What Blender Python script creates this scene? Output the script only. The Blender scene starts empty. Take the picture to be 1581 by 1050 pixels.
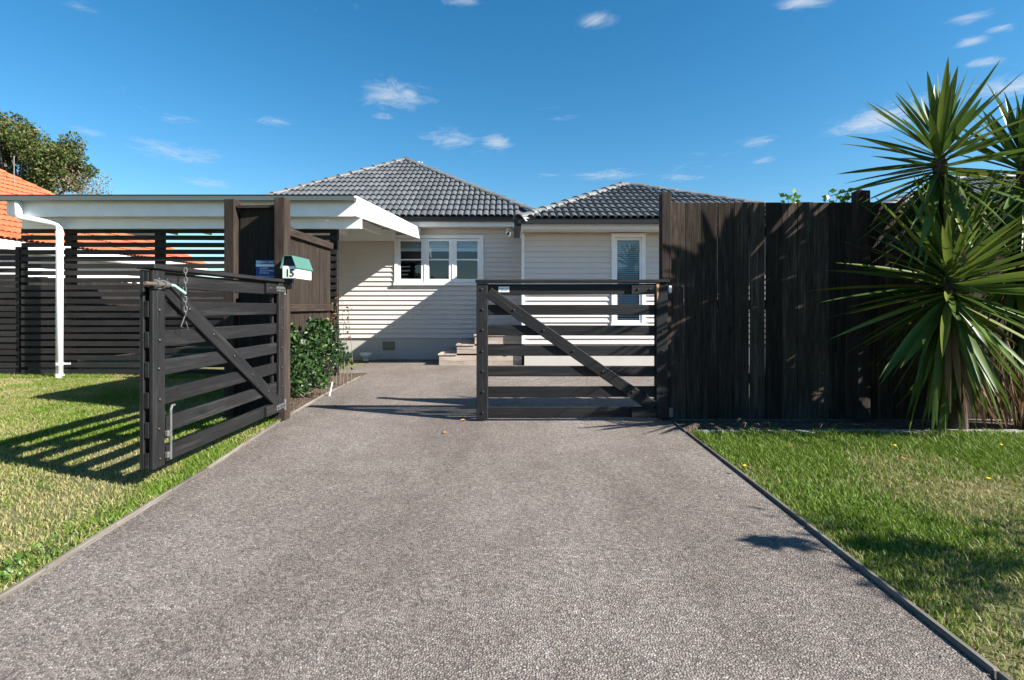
import bpy, bmesh, math, random
import numpy as np
from mathutils import Vector, Matrix
R = math.radians
random.seed(7); rng = np.random.default_rng(7)
scene = bpy.context.scene
col = scene.collection

# ------------------------------------------------------------ camera, sky, sun
EYE = 1.03; F = 805.0
cam = bpy.data.cameras.new("Camera"); camo = bpy.data.objects.new("Camera", cam); col.objects.link(camo)
camo.location = (0, 0, EYE); camo.rotation_euler = (R(90), 0, 0)
cam.sensor_width = 36; cam.lens = F / 1581 * 36; cam.shift_y = -51 / 1581
cam.clip_start = .05; cam.clip_end = 3000
scene.camera = camo
scene.view_settings.view_transform = 'Standard'; scene.view_settings.look = 'None'
scene.view_settings.exposure = 1.4; scene.view_settings.gamma = 1
SUNV = Vector((1.71, -.66, 1.22)).normalized()
SUN_EL = math.asin(SUNV.z); SUN_ROT = math.atan2(SUNV.x, SUNV.y)
sl = bpy.data.lights.new("Sun", 'SUN'); sl.energy = 5.0; sl.angle = R(.5); sl.color = (1, .95, .88)
so = bpy.data.objects.new("Sun", sl); col.objects.link(so)
so.rotation_euler = SUNV.to_track_quat('Z', 'Y').to_euler(); so.location = (6, -3, 8)

world = bpy.data.worlds.new("World"); scene.world = world; world.use_nodes = True
def build_world():
    nt = world.node_tree; N = nt.nodes; L = nt.links; N.clear()
    out = N.new('ShaderNodeOutputWorld'); bg = N.new('ShaderNodeBackground'); bg.inputs[1].default_value = .06
    sky = N.new('ShaderNodeTexSky'); sky.sky_type = 'NISHITA'; sky.sun_disc = False
    sky.sun_elevation = SUN_EL; sky.sun_rotation = SUN_ROT; sky.air_density = 1.0; sky.dust_density = .25; sky.ozone_density = 3.0
    tc = N.new('ShaderNodeTexCoord'); sep = N.new('ShaderNodeSeparateXYZ'); L.new(tc.outputs['Generated'], sep.inputs[0])
    mz = N.new('ShaderNodeMath'); mz.operation = 'MAXIMUM'; L.new(sep.outputs[2], mz.inputs[0]); mz.inputs[1].default_value = .03
    dv = N.new('ShaderNodeVectorMath'); dv.operation = 'DIVIDE'
    cz = N.new('ShaderNodeCombineXYZ')
    for i in range(3): L.new(mz.outputs[0], cz.inputs[i])
    L.new(tc.outputs['Generated'], dv.inputs[0]); L.new(cz.outputs[0], dv.inputs[1])      # a flat cloud layer overhead
    P = dv.outputs[0]
    # drifting cloud puffs of the layer: azimuth slope, elevation slope, size
    puffs = [(614,148,55,24,1.),(700,215,42,16,.9),(768,220,26,13,1.),(921,31,34,16,.9),(1240,4,40,12,1.1),(1355,186,60,26,1.2),(1495,30,30,14,1.),
             (1503,64,26,10,1.),(1545,45,24,9,.8),(1520,96,32,10,.9),(1560,135,60,26,1.05),(270,235,60,22,.75),(300,247,40,10,.7),(137,203,26,9,.7),(422,187,40,9,.65),
             (322,283,34,9,.8),(935,271,52,10,.85),(1165,220,32,11,.8),(1180,247,18,7,.8),(715,3,36,9,.7),(590,180,24,9,.6),(280,185,40,11,.5),(1050,274,40,8,.7),
             (130,10,34,14,.5),(870,182,30,9,.5),(850,270,26,8,.5),(1440,150,40,16,.7),(225,170,26,8,.4)]
    acc = None
    for px, py, rx, ry, s in puffs:
        u = (px - 790.5) / F; v = (474 - py) / F
        cx, cy = u / v, 1 / v; sx, sy = rx / F / v, ry / F / v / v
        sub = N.new('ShaderNodeVectorMath'); sub.operation = 'MULTIPLY_ADD'; L.new(P, sub.inputs[0])
        sub.inputs[1].default_value = (1 / sx, 1 / sy, 0); sub.inputs[2].default_value = (-cx / sx, -cy / sy, 0)
        ln = N.new('ShaderNodeVectorMath'); ln.operation = 'LENGTH'; L.new(sub.outputs[0], ln.inputs[0])
        mr = N.new('ShaderNodeMapRange'); mr.interpolation_type = 'SMOOTHSTEP'; L.new(ln.outputs['Value'], mr.inputs[0])
        mr.inputs[1].default_value = 1.75; mr.inputs[2].default_value = .0; mr.inputs[3].default_value = 0; mr.inputs[4].default_value = s
        if acc is None: acc = mr.outputs[0]
        else:
            mx = N.new('ShaderNodeMath'); mx.operation = 'MAXIMUM'; L.new(acc, mx.inputs[0]); L.new(mr.outputs[0], mx.inputs[1]); acc = mx.outputs[0]
    nz = N.new('ShaderNodeTexNoise'); nz.inputs['Scale'].default_value = 7; nz.inputs['Detail'].default_value = 9; nz.inputs['Roughness'].default_value = .68
    nz.inputs['Distortion'].default_value = 1.1; L.new(P, nz.inputs['Vector'])
    n2 = N.new('ShaderNodeTexNoise'); n2.inputs['Scale'].default_value = 1.1; n2.inputs['Detail'].default_value = 2; L.new(P, n2.inputs['Vector'])
    far = N.new('ShaderNodeMapRange'); L.new(n2.outputs[0], far.inputs[0]); far.inputs[1].default_value = .56; far.inputs[2].default_value = .8; far.inputs[4].default_value = .5
    mx = N.new('ShaderNodeMath'); mx.operation = 'MAXIMUM'; L.new(acc, mx.inputs[0]); L.new(far.outputs[0], mx.inputs[1])
    ad = N.new('ShaderNodeMath'); ad.operation = 'MULTIPLY_ADD'; L.new(mx.outputs[0], ad.inputs[0]); ad.inputs[1].default_value = .52; L.new(nz.outputs[0], ad.inputs[2])
    dn = N.new('ShaderNodeMapRange'); dn.interpolation_type = 'SMOOTHSTEP'; L.new(ad.outputs[0], dn.inputs[0])
    dn.inputs[1].default_value = .64; dn.inputs[2].default_value = 1.3; dn.inputs[4].default_value = .78
    mix = N.new('ShaderNodeMix'); mix.data_type = 'RGBA'; L.new(dn.outputs[0], mix.inputs[0]); sat = N.new('ShaderNodeHueSaturation'); sat.inputs['Saturation'].default_value = 1.33; sat.inputs['Hue'].default_value = .491; sat.inputs['Value'].default_value = 1.08; L.new(sky.outputs[0], sat.inputs['Color']); L.new(sat.outputs[0], mix.inputs[6]); mix.inputs[7].default_value = (4.6, 5.1, 5.7, 1)
    L.new(mix.outputs[2], bg.inputs[0]); L.new(bg.outputs[0], out.inputs[0])
build_world()

# ------------------------------------------------------------ helpers
def PX(px, d): return (px - 790.5) * d / F
def PZ(py, d): return EYE - (py - 474) * d / F
def gz(y):
    t = min(max((y - 8.3) / 2.7, 0), 1); t = t * t * (3 - 2 * t)
    return -.04 - .08 * t
W = {}
def tag(o, label=None, cat=None, group=None, kind=None):
    if label: o['label'] = label
    if cat: o['category'] = cat
    if group: o['group'] = group
    if kind: o['kind'] = kind
    return o
def place(o, parent, M):
    col.objects.link(o)
    if parent is not None:
        o.parent = parent; o.matrix_basis = W[parent].inverted() @ M
    else: o.matrix_basis = M
    W[o] = M
    return o
def thing(name, loc, label, cat, group=None):
    o = bpy.data.objects.new(name, None); o.empty_display_size = .1
    place(o, None, Matrix.Translation(loc)); return tag(o, label, cat, group)
def mesh(name, verts, faces, mat, smooth=False):
    m = bpy.data.meshes.new(name); m.from_pydata([tuple(v) for v in verts], [], faces)
    if mat: m.materials.append(mat)
    if smooth:
        for p in m.polygons: p.use_smooth = True
    m.update(); return m
class MB:
    def __init__(s): s.v = []; s.f = []; s.sm = False
    def add(s, vs, fs):
        n = len(s.v); s.v += [Vector(v) for v in vs]; s.f += [tuple(i + n for i in f) for f in fs]; return s
    def box(s, x0, x1, y0, y1, z0, z1):
        return s.add([(x0,y0,z0),(x1,y0,z0),(x1,y1,z0),(x0,y1,z0),(x0,y0,z1),(x1,y0,z1),(x1,y1,z1),(x0,y1,z1)],
                     [(0,3,2,1),(4,5,6,7),(0,1,5,4),(1,2,6,5),(2,3,7,6),(3,0,4,7)])
    def prism_x(s, x0, x1, prof):       # prof: (y, z) counter-clockwise seen from +x
        n = len(prof)
        return s.add([(x0,)+tuple(p) for p in prof] + [(x1,)+tuple(p) for p in prof],
                     [tuple(reversed(range(n))), tuple(range(n, 2*n))] + [(i, (i+1)%n, n+(i+1)%n, n+i) for i in range(n)])
    def tube(s, pts, rad, n=10, cap=True):
        pts = [Vector(p) for p in pts]
        if not hasattr(rad, '__len__'): rad = [rad]*len(pts)
        base = len(s.v); prev = None
        for i, p in enumerate(pts):
            t = ((pts[min(i+1,len(pts)-1)]-p).normalized() + (p-pts[max(i-1,0)]).normalized()).normalized()
            a = prev if prev is not None else (Vector((0,0,1)) if abs(t.z) < .9 else Vector((1,0,0)))
            u = (a - t*a.dot(t)).normalized(); prev = u; w = t.cross(u)
            for k in range(n):
                c = 2*math.pi*k/n; s.v.append(p + (u*math.cos(c)+w*math.sin(c))*rad[i])
        for i in range(len(pts)-1):
            for k in range(n):
                a0 = base+i*n+k; a1 = base+i*n+(k+1)%n
                s.f.append((a0, a1, a1+n, a0+n))
        if cap:
            s.f.append(tuple(base+k for k in reversed(range(n)))); s.f.append(tuple(base+(len(pts)-1)*n+k for k in range(n)))
        return s
    def lathe(s, c, prof, n=16):        # prof (r, z)
        base = len(s.v); c = Vector(c)
        for r, z in prof:
            for k in range(n): a = 2*math.pi*k/n; s.v.append(c + Vector((r*math.cos(a), r*math.sin(a), z)))
        for i in range(len(prof)-1):
            for k in range(n):
                a0 = base+i*n+k; a1 = base+i*n+(k+1)%n; s.f.append((a0,a1,a1+n,a0+n))
        return s
    def build(s, name, mat, parent=None, smooth=False, bev=0, org=None):
        if org is None:
            org = W[parent].to_translation() if parent is not None else Vector((0,0,0))
        m = mesh(name, [v - Vector(org) for v in s.v], s.f, mat, smooth)
        if bev:
            bm = bmesh.new(); bm.from_mesh(m)
            bmesh.ops.bevel(bm, geom=list(bm.edges), offset=bev, segments=1, affect='EDGES', clamp_overlap=True); bm.to_mesh(m); bm.free()
        return place(bpy.data.objects.new(name, m), parent, Matrix.Translation(org))
_cache = {}
def board(name, parent, a, b, w, t, mat, up=(0,0,1), bev=.004):
    """a timber of width w (along up) and thickness t from a to b; its local X runs with the grain"""
    a = Vector(a); b = Vector(b); d = b-a; Ln = d.length; key = (round(Ln,3), round(w,4), round(t,4), bev, mat.name)
    m = _cache.get(key)
    if m is None:
        k = MB().box(0, Ln, -t/2, t/2, -w/2, w/2); m = mesh(name, k.v, k.f, mat)
        if bev:
            bm = bmesh.new(); bm.from_mesh(m); bmesh.ops.bevel(bm, geom=list(bm.edges), offset=min(bev, t*.3), segments=1, affect='EDGES'); bm.to_mesh(m); bm.free()
        _cache[key] = m
    X = d.normalized(); up = Vector(up); Y = up.cross(X).normalized(); Z = X.cross(Y)
    M = Matrix((X,Y,Z)).transposed().to_4x4(); M.translation = a
    return place(bpy.data.objects.new(name, m), parent, M)
def npmesh(name, verts, faces, mat, cols=None, smooth=False):
    """verts (n,3), faces (m,3|4) numpy"""
    m = bpy.data.meshes.new(name); n, k = faces.shape
    m.vertices.add(len(verts)); m.vertices.foreach_set('co', verts.astype(np.float32).ravel())
    m.loops.add(n*k); m.loops.foreach_set('vertex_index', faces.astype(np.int32).ravel())
    m.polygons.add(n); m.polygons.foreach_set('loop_start', np.arange(0, n*k, k, dtype=np.int32))
    if smooth: m.polygons.foreach_set('use_smooth', np.ones(n, dtype=bool))
    if cols is not None:
        at = m.color_attributes.new('Col', 'FLOAT_COLOR', 'POINT'); c4 = np.ones((len(verts),4), np.float32); c4[:,:3] = cols
        at.data.foreach_set('color', c4.ravel())
    m.materials.append(mat); m.update(); m.validate(); return m
def text_mesh(name, s, size, mat, parent, M, ax='CENTER', depth=.0008):
    c = bpy.data.curves.new(name, 'FONT'); c.body = s; c.size = size; c.align_x = ax; c.align_y = 'CENTER'; c.extrude = depth; c.resolution_u = 2; c.offset = size*.014 if len(s) == 1 else 0
    o = bpy.data.objects.new(name, c); col.objects.link(o); bpy.context.view_layer.update()
    m = bpy.data.meshes.new_from_object(o.evaluated_get(bpy.context.evaluated_depsgraph_get()))
    bpy.data.objects.remove(o); bpy.data.curves.remove(c); m.materials.clear(); m.materials.append(mat); m.name = name
    return place(bpy.data.objects.new(name, m), parent, M)
FRONT = Matrix.Rotation(R(90), 4, 'X')          # text facing the street (-Y)
def vnoise(x, y, seed=0):
    """cheap 2-D value noise, numpy"""
    r = np.random.default_rng(seed); T = r.random((64,64))
    xi = np.floor(x).astype(int); yi = np.floor(y).astype(int); fx = x-xi; fy = y-yi
    fx = fx*fx*(3-2*fx); fy = fy*fy*(3-2*fy); g = lambda a,b: T[a%64, b%64]
    return (g(xi,yi)*(1-fx)+g(xi+1,yi)*fx)*(1-fy)+(g(xi,yi+1)*(1-fx)+g(xi+1,yi+1)*fx)*fy

# ------------------------------------------------------------ materials
class NT:
    def __init__(s, name):
        s.m = bpy.data.materials.new(name); s.m.use_nodes = True; s.t = s.m.node_tree; s.N = s.t.nodes; s.b = s.N['Principled BSDF']
    def n(s, typ, **kw):
        o = s.N.new('ShaderNode'+typ)
        for k, v in kw.items():
            if k in o.inputs: o.inputs[k].default_value = v
            else: setattr(o, k, v)
        return o
    def l(s, a, b): s.t.links.new(a, b)
    def noise(s, vec, scale, detail=4, rough=.55):
        o = s.n('TexNoise'); o.inputs['Scale'].default_value = scale; o.inputs['Detail'].default_value = detail; o.inputs['Roughness'].default_value = rough
        if vec is not None: s.l(vec, o.inputs['Vector'])
        return o.outputs[0]
    def ramp(s, fac, stops):
        o = s.n('ValToRGB'); e = o.color_ramp.elements
        for i, (p, c) in enumerate(stops):
            if i > 1: e.new(p)
            e[i].position = p; e[i].color = (*c, 1) if len(c) == 3 else c
        s.l(fac, o.inputs[0]); return o.outputs[0]
    def mixc(s, fac, a, b, mode='MIX'):
        o = s.n('Mix', data_type='RGBA', blend_type=mode)
        for sock, v in ((o.inputs[0], fac), (o.inputs[6], a), (o.inputs[7], b)):
            if hasattr(v, 'is_output'): s.l(v, sock)
            elif isinstance(v, (int, float)): sock.default_value = v
            else: sock.default_value = (*v, 1)
        return o.outputs[2]
    def math(s, op, a, b=None):
        o = s.n('Math', operation=op)
        for sock, v in zip(o.inputs, (a, b)):
            if v is None: continue
            if hasattr(v, 'is_output'): s.l(v, sock)
            else: sock.default_value = v
        return o.outputs[0]
    def bump(s, h, strength=.3, dist=.01):
        o = s.n('Bump'); o.inputs['Strength'].default_value = strength; o.inputs['Distance'].default_value = dist
        s.l(h, o.inputs['Height']); s.l(o.outputs[0], s.b.inputs['Normal'])
    def obj(s): return s.n('TexCoord').outputs['Object']
    def rnd(s): return s.n('ObjectInfo').outputs['Random']
    def col(s, v): s.l(v, s.b.inputs['Base Color']) if hasattr(v, 'is_output') else setattr(s.b.inputs['Base Color'], 'default_value', (*v,1))
    def rough(s, v): s.b.inputs['Roughness'].default_value = v
def wood(name, c1, c2, rough=.7, spec=.3, var=.35, grain=1., bump=.35, knots=True, weather=None):
    k = NT(name); o = k.obj(); r = k.rnd()
    off = k.n('VectorMath', operation='MULTIPLY_ADD'); k.l(o, off.inputs[0]); off.inputs[1].default_value = (1,1,1)
    cb = k.n('CombineXYZ'); k.l(k.math('MULTIPLY', r, 37.), cb.inputs[0]); k.l(k.math('MULTIPLY', r, 11.), cb.inputs[1]); k.l(k.math('MULTIPLY', r, 5.), cb.inputs[2]); k.l(cb.outputs[0], off.inputs[2])
    mp = k.n('Mapping'); k.l(off.outputs[0], mp.inputs[0]); mp.inputs['Scale'].default_value = (1.5, 26, 26)
    g1 = k.noise(mp.outputs[0], 3.2*grain, 6, .65); g2 = k.noise(off.outputs[0], 2.3, 3)
    base = k.mixc(k.ramp(g1, [(.3,(0,0,0)),(.72,(1,1,1))]), c1, c2)
    dark = k.ramp(g2, [(.3,(.6,.6,.6)),(.75,(1.15,1.15,1.15))])
    base = k.mixc(.8, base, dark, 'MULTIPLY')
    if weather:
        wn = k.noise(mp.outputs[0], 1.1, 5, .7); base = k.mixc(k.ramp(wn, [(.52,(0,0,0)),(.8,(.75,.75,.75))]), base, weather)
    v = k.math('MULTIPLY_ADD', r, var); v.node.inputs[2].default_value = 1-var/2
    hs = k.n('HueSaturation'); k.l(base, hs.inputs['Color']); k.l(v, hs.inputs['Value']); base = hs.outputs[0]
    h = g1
    if knots:
        mk = k.n('Mapping'); k.l(off.outputs[0], mk.inputs[0]); mk.inputs['Scale'].default_value = (2.2, 7, 7)
        vo = k.n('TexVoronoi'); vo.inputs['Scale'].default_value = 1.0; k.l(mk.outputs[0], vo.inputs['Vector'])
        kn = k.ramp(vo.outputs['Distance'], [(.05,(1,1,1)),(.14,(0,0,0))]); base = k.mixc(k.math('MULTIPLY', kn, .7), base, tuple(x*.35 for x in c1))
    k.col(base); k.rough(rough); k.b.inputs['Specular IOR Level'].default_value = spec
    k.bump(h, bump, .004); return k.m
def plain(name, c, rough=.6, metal=0, spec=.4, nscale=6, nvar=.12, bump=0, bscale=60, dirt=None):
    k = NT(name); o = k.obj(); n = k.noise(o, nscale, 5, .6)
    cc = k.mixc(n, tuple(x*(1-nvar) for x in c), tuple(min(1,x*(1+nvar)) for x in c))
    if dirt:
        d = k.noise(o, 2.2, 7, .7); cc = k.mixc(k.ramp(d, [(.52,(0,0,0)),(.82,(.6,.6,.6))]), cc, dirt)
    k.col(cc); k.rough(rough); k.b.inputs['Metallic'].default_value = metal; k.b.inputs['Specular IOR Level'].default_value = spec
    if bump: k.bump(k.noise(o, bscale, 4), bump, .004)
    return k.m
def leafmat(name, c1, c2, rough=.4, trans=.25, attr=False):
    k = NT(name)
    if attr:
        a = k.n('VertexColor'); a.layer_name = 'Col'; c = a.outputs[0]
    else:
        r = k.rnd(); n = k.noise(k.obj(), 9, 3); c = k.mixc(k.math('MULTIPLY', k.math('ADD', n, r), .5), c1, c2)
    k.col(c); k.rough(rough); k.b.inputs['Specular IOR Level'].default_value = .3
    tr = k.n('BsdfTranslucent'); k.l(c, tr.inputs[0]); mx = k.n('MixShader'); mx.inputs[0].default_value = trans
    k.l(k.b.outputs[0], mx.inputs[1]); k.l(tr.outputs[0], mx.inputs[2]); k.l(mx.outputs[0], k.N['Material Output'].inputs[0]); return k.m
M = {}
M['gate'] = wood('gate_black_stain', (.008,.008,.0085), (.018,.018,.0185), .6, .28, .45, 1, .8, True, (.05,.047,.044))
M['slat'] = wood('slat_black_stain', (.013,.012,.012), (.03,.027,.024), .7, .25, .5)
M['fence'] = wood('fence_brown_stain', (.018,.013,.010), (.072,.053,.040), .9, .15, .8, 1, .9, True, (.14,.112,.088))
M['fence2'] = wood('fence_dark_stain', (.018,.013,.010), (.046,.034,.026), .85, .2, .4, 1, .8, True, (.075,.06,.05))
M['post'] = wood('post_brown_stain', (.020,.014,.011), (.05,.036,.028), .85, .2, .3, 1, .8, True, (.085,.067,.054))
M['deck'] = wood('deck_timber', (.36,.29,.235), (.52,.44,.37), .8, .2, .25)
M['edge'] = wood('edging_timber', (.10,.088,.072), (.24,.215,.185), .9, .15, .4)
M['splint'] = wood('bare_wood', (.33,.17,.07), (.52,.31,.15), .8, .2, .2)
M['white'] = plain('white_paint', (.84,.84,.83), .45, dirt=(.74,.73,.70))
M['pvc'] = plain('white_plastic', (.82,.82,.81), .3, nvar=.04)
M['board'] = plain('weatherboard_paint', (.655,.60,.555), .55, nvar=.05, nscale=3, bump=.05, bscale=40, dirt=(.57,.52,.475))
M['found'] = plain('foundation_plaster', (.50,.475,.435), .85, nvar=.08, bump=.25, bscale=45, dirt=(.40,.38,.34))
M['soffit'] = plain('soffit_paint', (.60,.57,.52), .6, nvar=.05)
M['gutter'] = plain('charcoal_gutter', (.022,.024,.027), .35)
M['cgutter'] = plain('grey_green_gutter', (.10,.12,.115), .35, nvar=.1)
M['sheet'] = plain('roof_sheet', (.3,.32,.31), .4)
M['galv'] = plain('galvanised_steel', (.17,.17,.165), .55, .6, nscale=40, nvar=.35)
M['rust'] = plain('rusty_steel', (.17,.125,.09), .65, .5, nscale=60, nvar=.5)
M['bolt'] = plain('black_bolt', (.025,.025,.025), .5, .3)
M['mgreen'] = plain('green_enamel', (.065,.165,.13), .4, nvar=.2, dirt=(.11,.19,.16))
M['black'] = plain('black_paint', (.012,.012,.012), .5)
M['ink'] = plain('black_ink', (.01,.01,.01), .6)
M['sticker'] = plain('pale_green_sticker', (.62,.74,.55), .5, nvar=.04)
M['blue'] = plain('sign_blue', (.012,.05,.22), .4, nvar=.1)
M['sky_blue'] = plain('sign_light_blue', (.12,.42,.68), .4, nvar=.05)
M['interior'] = plain('room_shade', (.16,.155,.15), .9)  # dark grey puts the shade of the unlit rooms into the colour
M['blind'] = plain('blind_slat', (.85,.86,.87), .5, nvar=.03)
M['vent'] = plain('vent_brown', (.23,.19,.13), .7)
M['mortar'] = plain('mortar', (.36,.35,.33), .9, nvar=.12, bump=.4, bscale=50)
M['stucco'] = plain('neighbour_white_wall', (.78,.77,.75), .8, nvar=.05, bump=.1)
def tile_mat(name, c1, c2, rough, moss, cap=0):
    k = NT(name); o = k.obj(); r = k.rnd(); n = k.noise(o, 14, 6, .7)
    c = k.mixc(n, c1, c2); mo = k.noise(o, 30, 4, .7); c = k.mixc(k.ramp(mo, [(.56,(0,0,0)),(.74,(.55,.55,.55))]), c, moss)
    v = k.math('MULTIPLY_ADD', r, .35); v.node.inputs[2].default_value = .82
    hs = k.n('HueSaturation'); k.l(c, hs.inputs['Color']); k.l(v, hs.inputs['Value']); k.col(hs.outputs[0]); k.rough(rough)
    k.bump(k.noise(o, 130, 3), .25, .004); return k.m
M['tile'] = tile_mat('grey_concrete_tile', (.072,.078,.084), (.132,.139,.145), .5, (.125,.125,.10))
M['cap'] = tile_mat('grey_ridge_cap', (.10,.105,.105), (.17,.175,.17), .6, (.22,.22,.2))
M['terra'] = tile_mat('terracotta_tile', (.34,.085,.032), (.48,.145,.06), .8, (.24,.085,.045))
def glass():
    k = NT('window_glass'); k.N.remove(k.b)
    t = k.n('BsdfTransparent'); t.inputs[0].default_value = (.93,.96,.96,1); g = k.n('BsdfGlossy'); g.inputs['Roughness'].default_value = .01; g.inputs[0].default_value = (.9,.95,1,1)
    f = k.n('Fresnel'); f.inputs[0].default_value = 1.5; mx = k.n('MixShader'); k.l(k.math('MULTIPLY', f.outputs[0], 1.1), mx.inputs[0])
    k.l(t.outputs[0], mx.inputs[1]); k.l(g.outputs[0], mx.inputs[2]); k.l(mx.outputs[0], k.N['Material Output'].inputs[0]); return k.m
M['glass'] = glass()
def chipseal():
    k = NT('chip_seal'); o = k.obj()
    dis = k.n('VectorMath', operation='MULTIPLY_ADD'); nn = k.n('TexNoise'); nn.inputs['Scale'].default_value = 45; k.l(o, nn.inputs['Vector'])
    k.l(nn.outputs['Color'], dis.inputs[0]); dis.inputs[1].default_value = (.009,.009,0); k.l(o, dis.inputs[2])
    v = k.n('TexVoronoi'); v.voronoi_dimensions = '2D'; v.inputs['Scale'].default_value = 128; k.l(dis.outputs[0], v.inputs['Vector'])
    v2 = k.n('TexVoronoi'); v2.voronoi_dimensions = '2D'; v2.feature = 'DISTANCE_TO_EDGE'; v2.inputs['Scale'].default_value = 128; k.l(dis.outputs[0], v2.inputs['Vector'])
    sep = k.n('SeparateColor'); k.l(v.outputs['Color'], sep.inputs[0])
    stone = k.ramp(sep.outputs[0], [(0,(.12,.102,.09)),(.3,(.20,.172,.152)),(.7,(.25,.217,.193)),(.93,(.32,.28,.247)),(1,(.42,.385,.35))])
    gap = k.ramp(v2.outputs['Distance'], [(.01,(1,1,1)),(.09,(0,0,0))])
    missing = k.math('GREATER_THAN', sep.outputs[1], .84)
    c = k.mixc(k.math('MULTIPLY', gap, .85), stone, (.028,.026,.026)); c = k.mixc(k.math('MULTIPLY', missing, .58), c, (.045,.042,.042))
    ml = k.n('Mapping'); k.l(o, ml.inputs[0]); ml.inputs['Scale'].default_value = (1.25, .42, 1); ml.inputs['Location'].default_value = (3.3, 1.7, 0); big = k.noise(ml.outputs[0], .9, 5, .6); mid = k.noise(o, 5, 4, .6)
    c = k.mixc(.75, c, k.ramp(big, [(.36,(.72,.69,.66)),(.5,(.96,.94,.92)),(.66,(1.17,1.17,1.17))]), 'MULTIPLY'); c = k.mixc(.6, c, k.ramp(mid, [(.3,(.8,.78,.76)),(.7,(1.15,1.15,1.15))]), 'MULTIPLY')
    # a fleck of spilt white paint with its own ragged shape
    ds = k.n('VectorMath', operation='DISTANCE'); k.l(o, ds.inputs[0]); ds.inputs[1].default_value = (-.295, 2.03, 0)
    sp = k.math('MULTIPLY', k.math('LESS_THAN', k.math('ADD', ds.outputs['Value'], k.math('MULTIPLY', k.noise(o, 60, 3), .07)), .058), k.math('GREATER_THAN', sep.outputs[2], .35))
    c = k.mixc(k.math('MULTIPLY', sp, .7), c, (.5,.51,.52))
    k.col(c); k.rough(.75); k.b.inputs['Specular IOR Level'].default_value = .3
    h = k.math('MULTIPLY', k.math('SUBTRACT', 1., k.math('POWER', v.outputs['Distance'], 1.5)), k.math('SUBTRACT', 1., k.math('MULTIPLY', missing, .7)))
    hh = k.math('SUBTRACT', k.math('ADD', h, k.math('MULTIPLY', sep.outputs[2], .5)), k.math('MULTIPLY', gap, .6))
    k.bump(hh, .75, .006); return k.m
M['chip'] = chipseal()
def ground_mat():
    k = NT('lawn_soil'); o = k.obj(); n = k.noise(o, 1.3, 6, .65); n2 = k.noise(o, 40, 5, .7)
    c = k.mixc(k.ramp(n, [(.38,(0,0,0)),(.66,(1,1,1))]), (.085,.115,.022), (.215,.175,.085)); c = k.mixc(.7, c, k.ramp(n2, [(.25,(.4,.4,.4)),(.75,(1.3,1.3,1.3))]), 'MULTIPLY')
    k.col(c); k.rough(.95); k.bump(n2, .8, .02); return k.m
M['ground'] = ground_mat()
def mulch():
    k = NT('bark_mulch'); o = k.obj(); v = k.n('TexVoronoi'); v.inputs['Scale'].default_value = 55; k.l(o, v.inputs['Vector']); s = k.n('SeparateColor'); k.l(v.outputs['Color'], s.inputs[0])
    k.col(k.ramp(s.outputs[0], [(0,(.03,.022,.016)),(.5,(.085,.055,.036)),(.85,(.17,.11,.07)),(1,(.32,.22,.14))])); k.rough(.95); k.bump(v.outputs['Distance'], 1., .03); return k.m
M['mulch'] = mulch()
M['concrete'] = plain('concrete_edge', (.33,.32,.30), .9, nvar=.25, nscale=20, bump=.4)
M['grass'] = leafmat('grass_blade', None, None, .55, .3, True)
M['yucca'] = leafmat('yucca_leaf', (.030,.072,.016), (.13,.19,.034), .42, .2)
M['yucca2'] = leafmat('yucca_leaf_yellow', (.10,.15,.025), (.23,.25,.05), .35, .25)
M['dead'] = leafmat('dead_leaf', (.15,.085,.042), (.27,.18,.10), .85, .15)
M['ytrunk'] = plain('yucca_trunk', (.075,.055,.04), .95, nscale=30, nvar=.5, bump=.8)
M['shrub'] = leafmat('shrub_leaf', None, None, .38, .10, True)
M['treeleaf'] = leafmat('tree_leaf', None, None, .5, .25, True)
M['bark'] = plain('bark', (.17,.145,.12), .95, nscale=20, nvar=.4, bump=.6)
M['vine'] = leafmat('vine_leaf', (.13,.25,.03), (.25,.38,.06), .4, .4)
M['fallen'] = leafmat('fallen_leaf', (.35,.17,.05), (.55,.30,.10), .7, .2)

# ------------------------------------------------------------ ground, driveway, lawns, beds
def sheet(name, mat, xs_l, xs_r, ys, lift, kind='structure'):
    v = []; f = []
    for y, a, b in zip(ys, xs_l, xs_r):
        n = 9
        for i in range(n): v.append((a+(b-a)*i/(n-1), y, gz(y)+lift))
    for j in range(len(ys)-1):
        for i in range(8): f.append((j*9+i, j*9+i+1, (j+1)*9+i+1, (j+1)*9+i))
    o = place(bpy.data.objects.new(name, mesh(name, v, f, mat)), None, Matrix.Identity(4)); return tag(o, kind=kind)
gy = [-400,-60,-8,0,4,8,8.3,8.8,9.3,9.8,10.3,10.7,11.0,14,40,900]
sheet('ground', M['ground'], [-900]*len(gy), [900]*len(gy), gy, 0)
EL = [(-1.2,-1.80),(1.0,-1.82),(1.877,-1.843),(2.09,-1.855),(2.51,-1.894),(2.99,-1.935),(3.39,-1.965),(3.99,-2.04),(4.866,-2.13),(5.19,-2.17),(6.38,-2.25),(7.53,-2.28),(8.3,-2.30),(9.0,-2.4)]
ER = [(-1.2,1.30),(1.0,1.355),(1.495,1.38),(2.5,1.41),(3.6,1.44),(4.4,1.46),(4.76,1.47)]
def ip(pts, y): return float(np.interp(y, [p[0] for p in pts], [p[1] for p in pts]))
ys = [-1.2,-.2,1,1.9,2.5,3,3.5,4,4.5,4.85]
sheet('driveway', M['chip'], [ip(EL,y) for y in ys], [ip(ER,y) for y in ys], ys, .012)
ys2 = [4.85,5.2,5.8,6.4,7,7.5,8,8.3]
sheet('yard', M['chip'], [ip(EL,y) for y in ys2], [7.]*len(ys2), ys2, .0121)
ys3 = [8.3,8.6,8.9,9.2,9.5,9.8,10.1,10.4,10.7,11.0,11.6]
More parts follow.
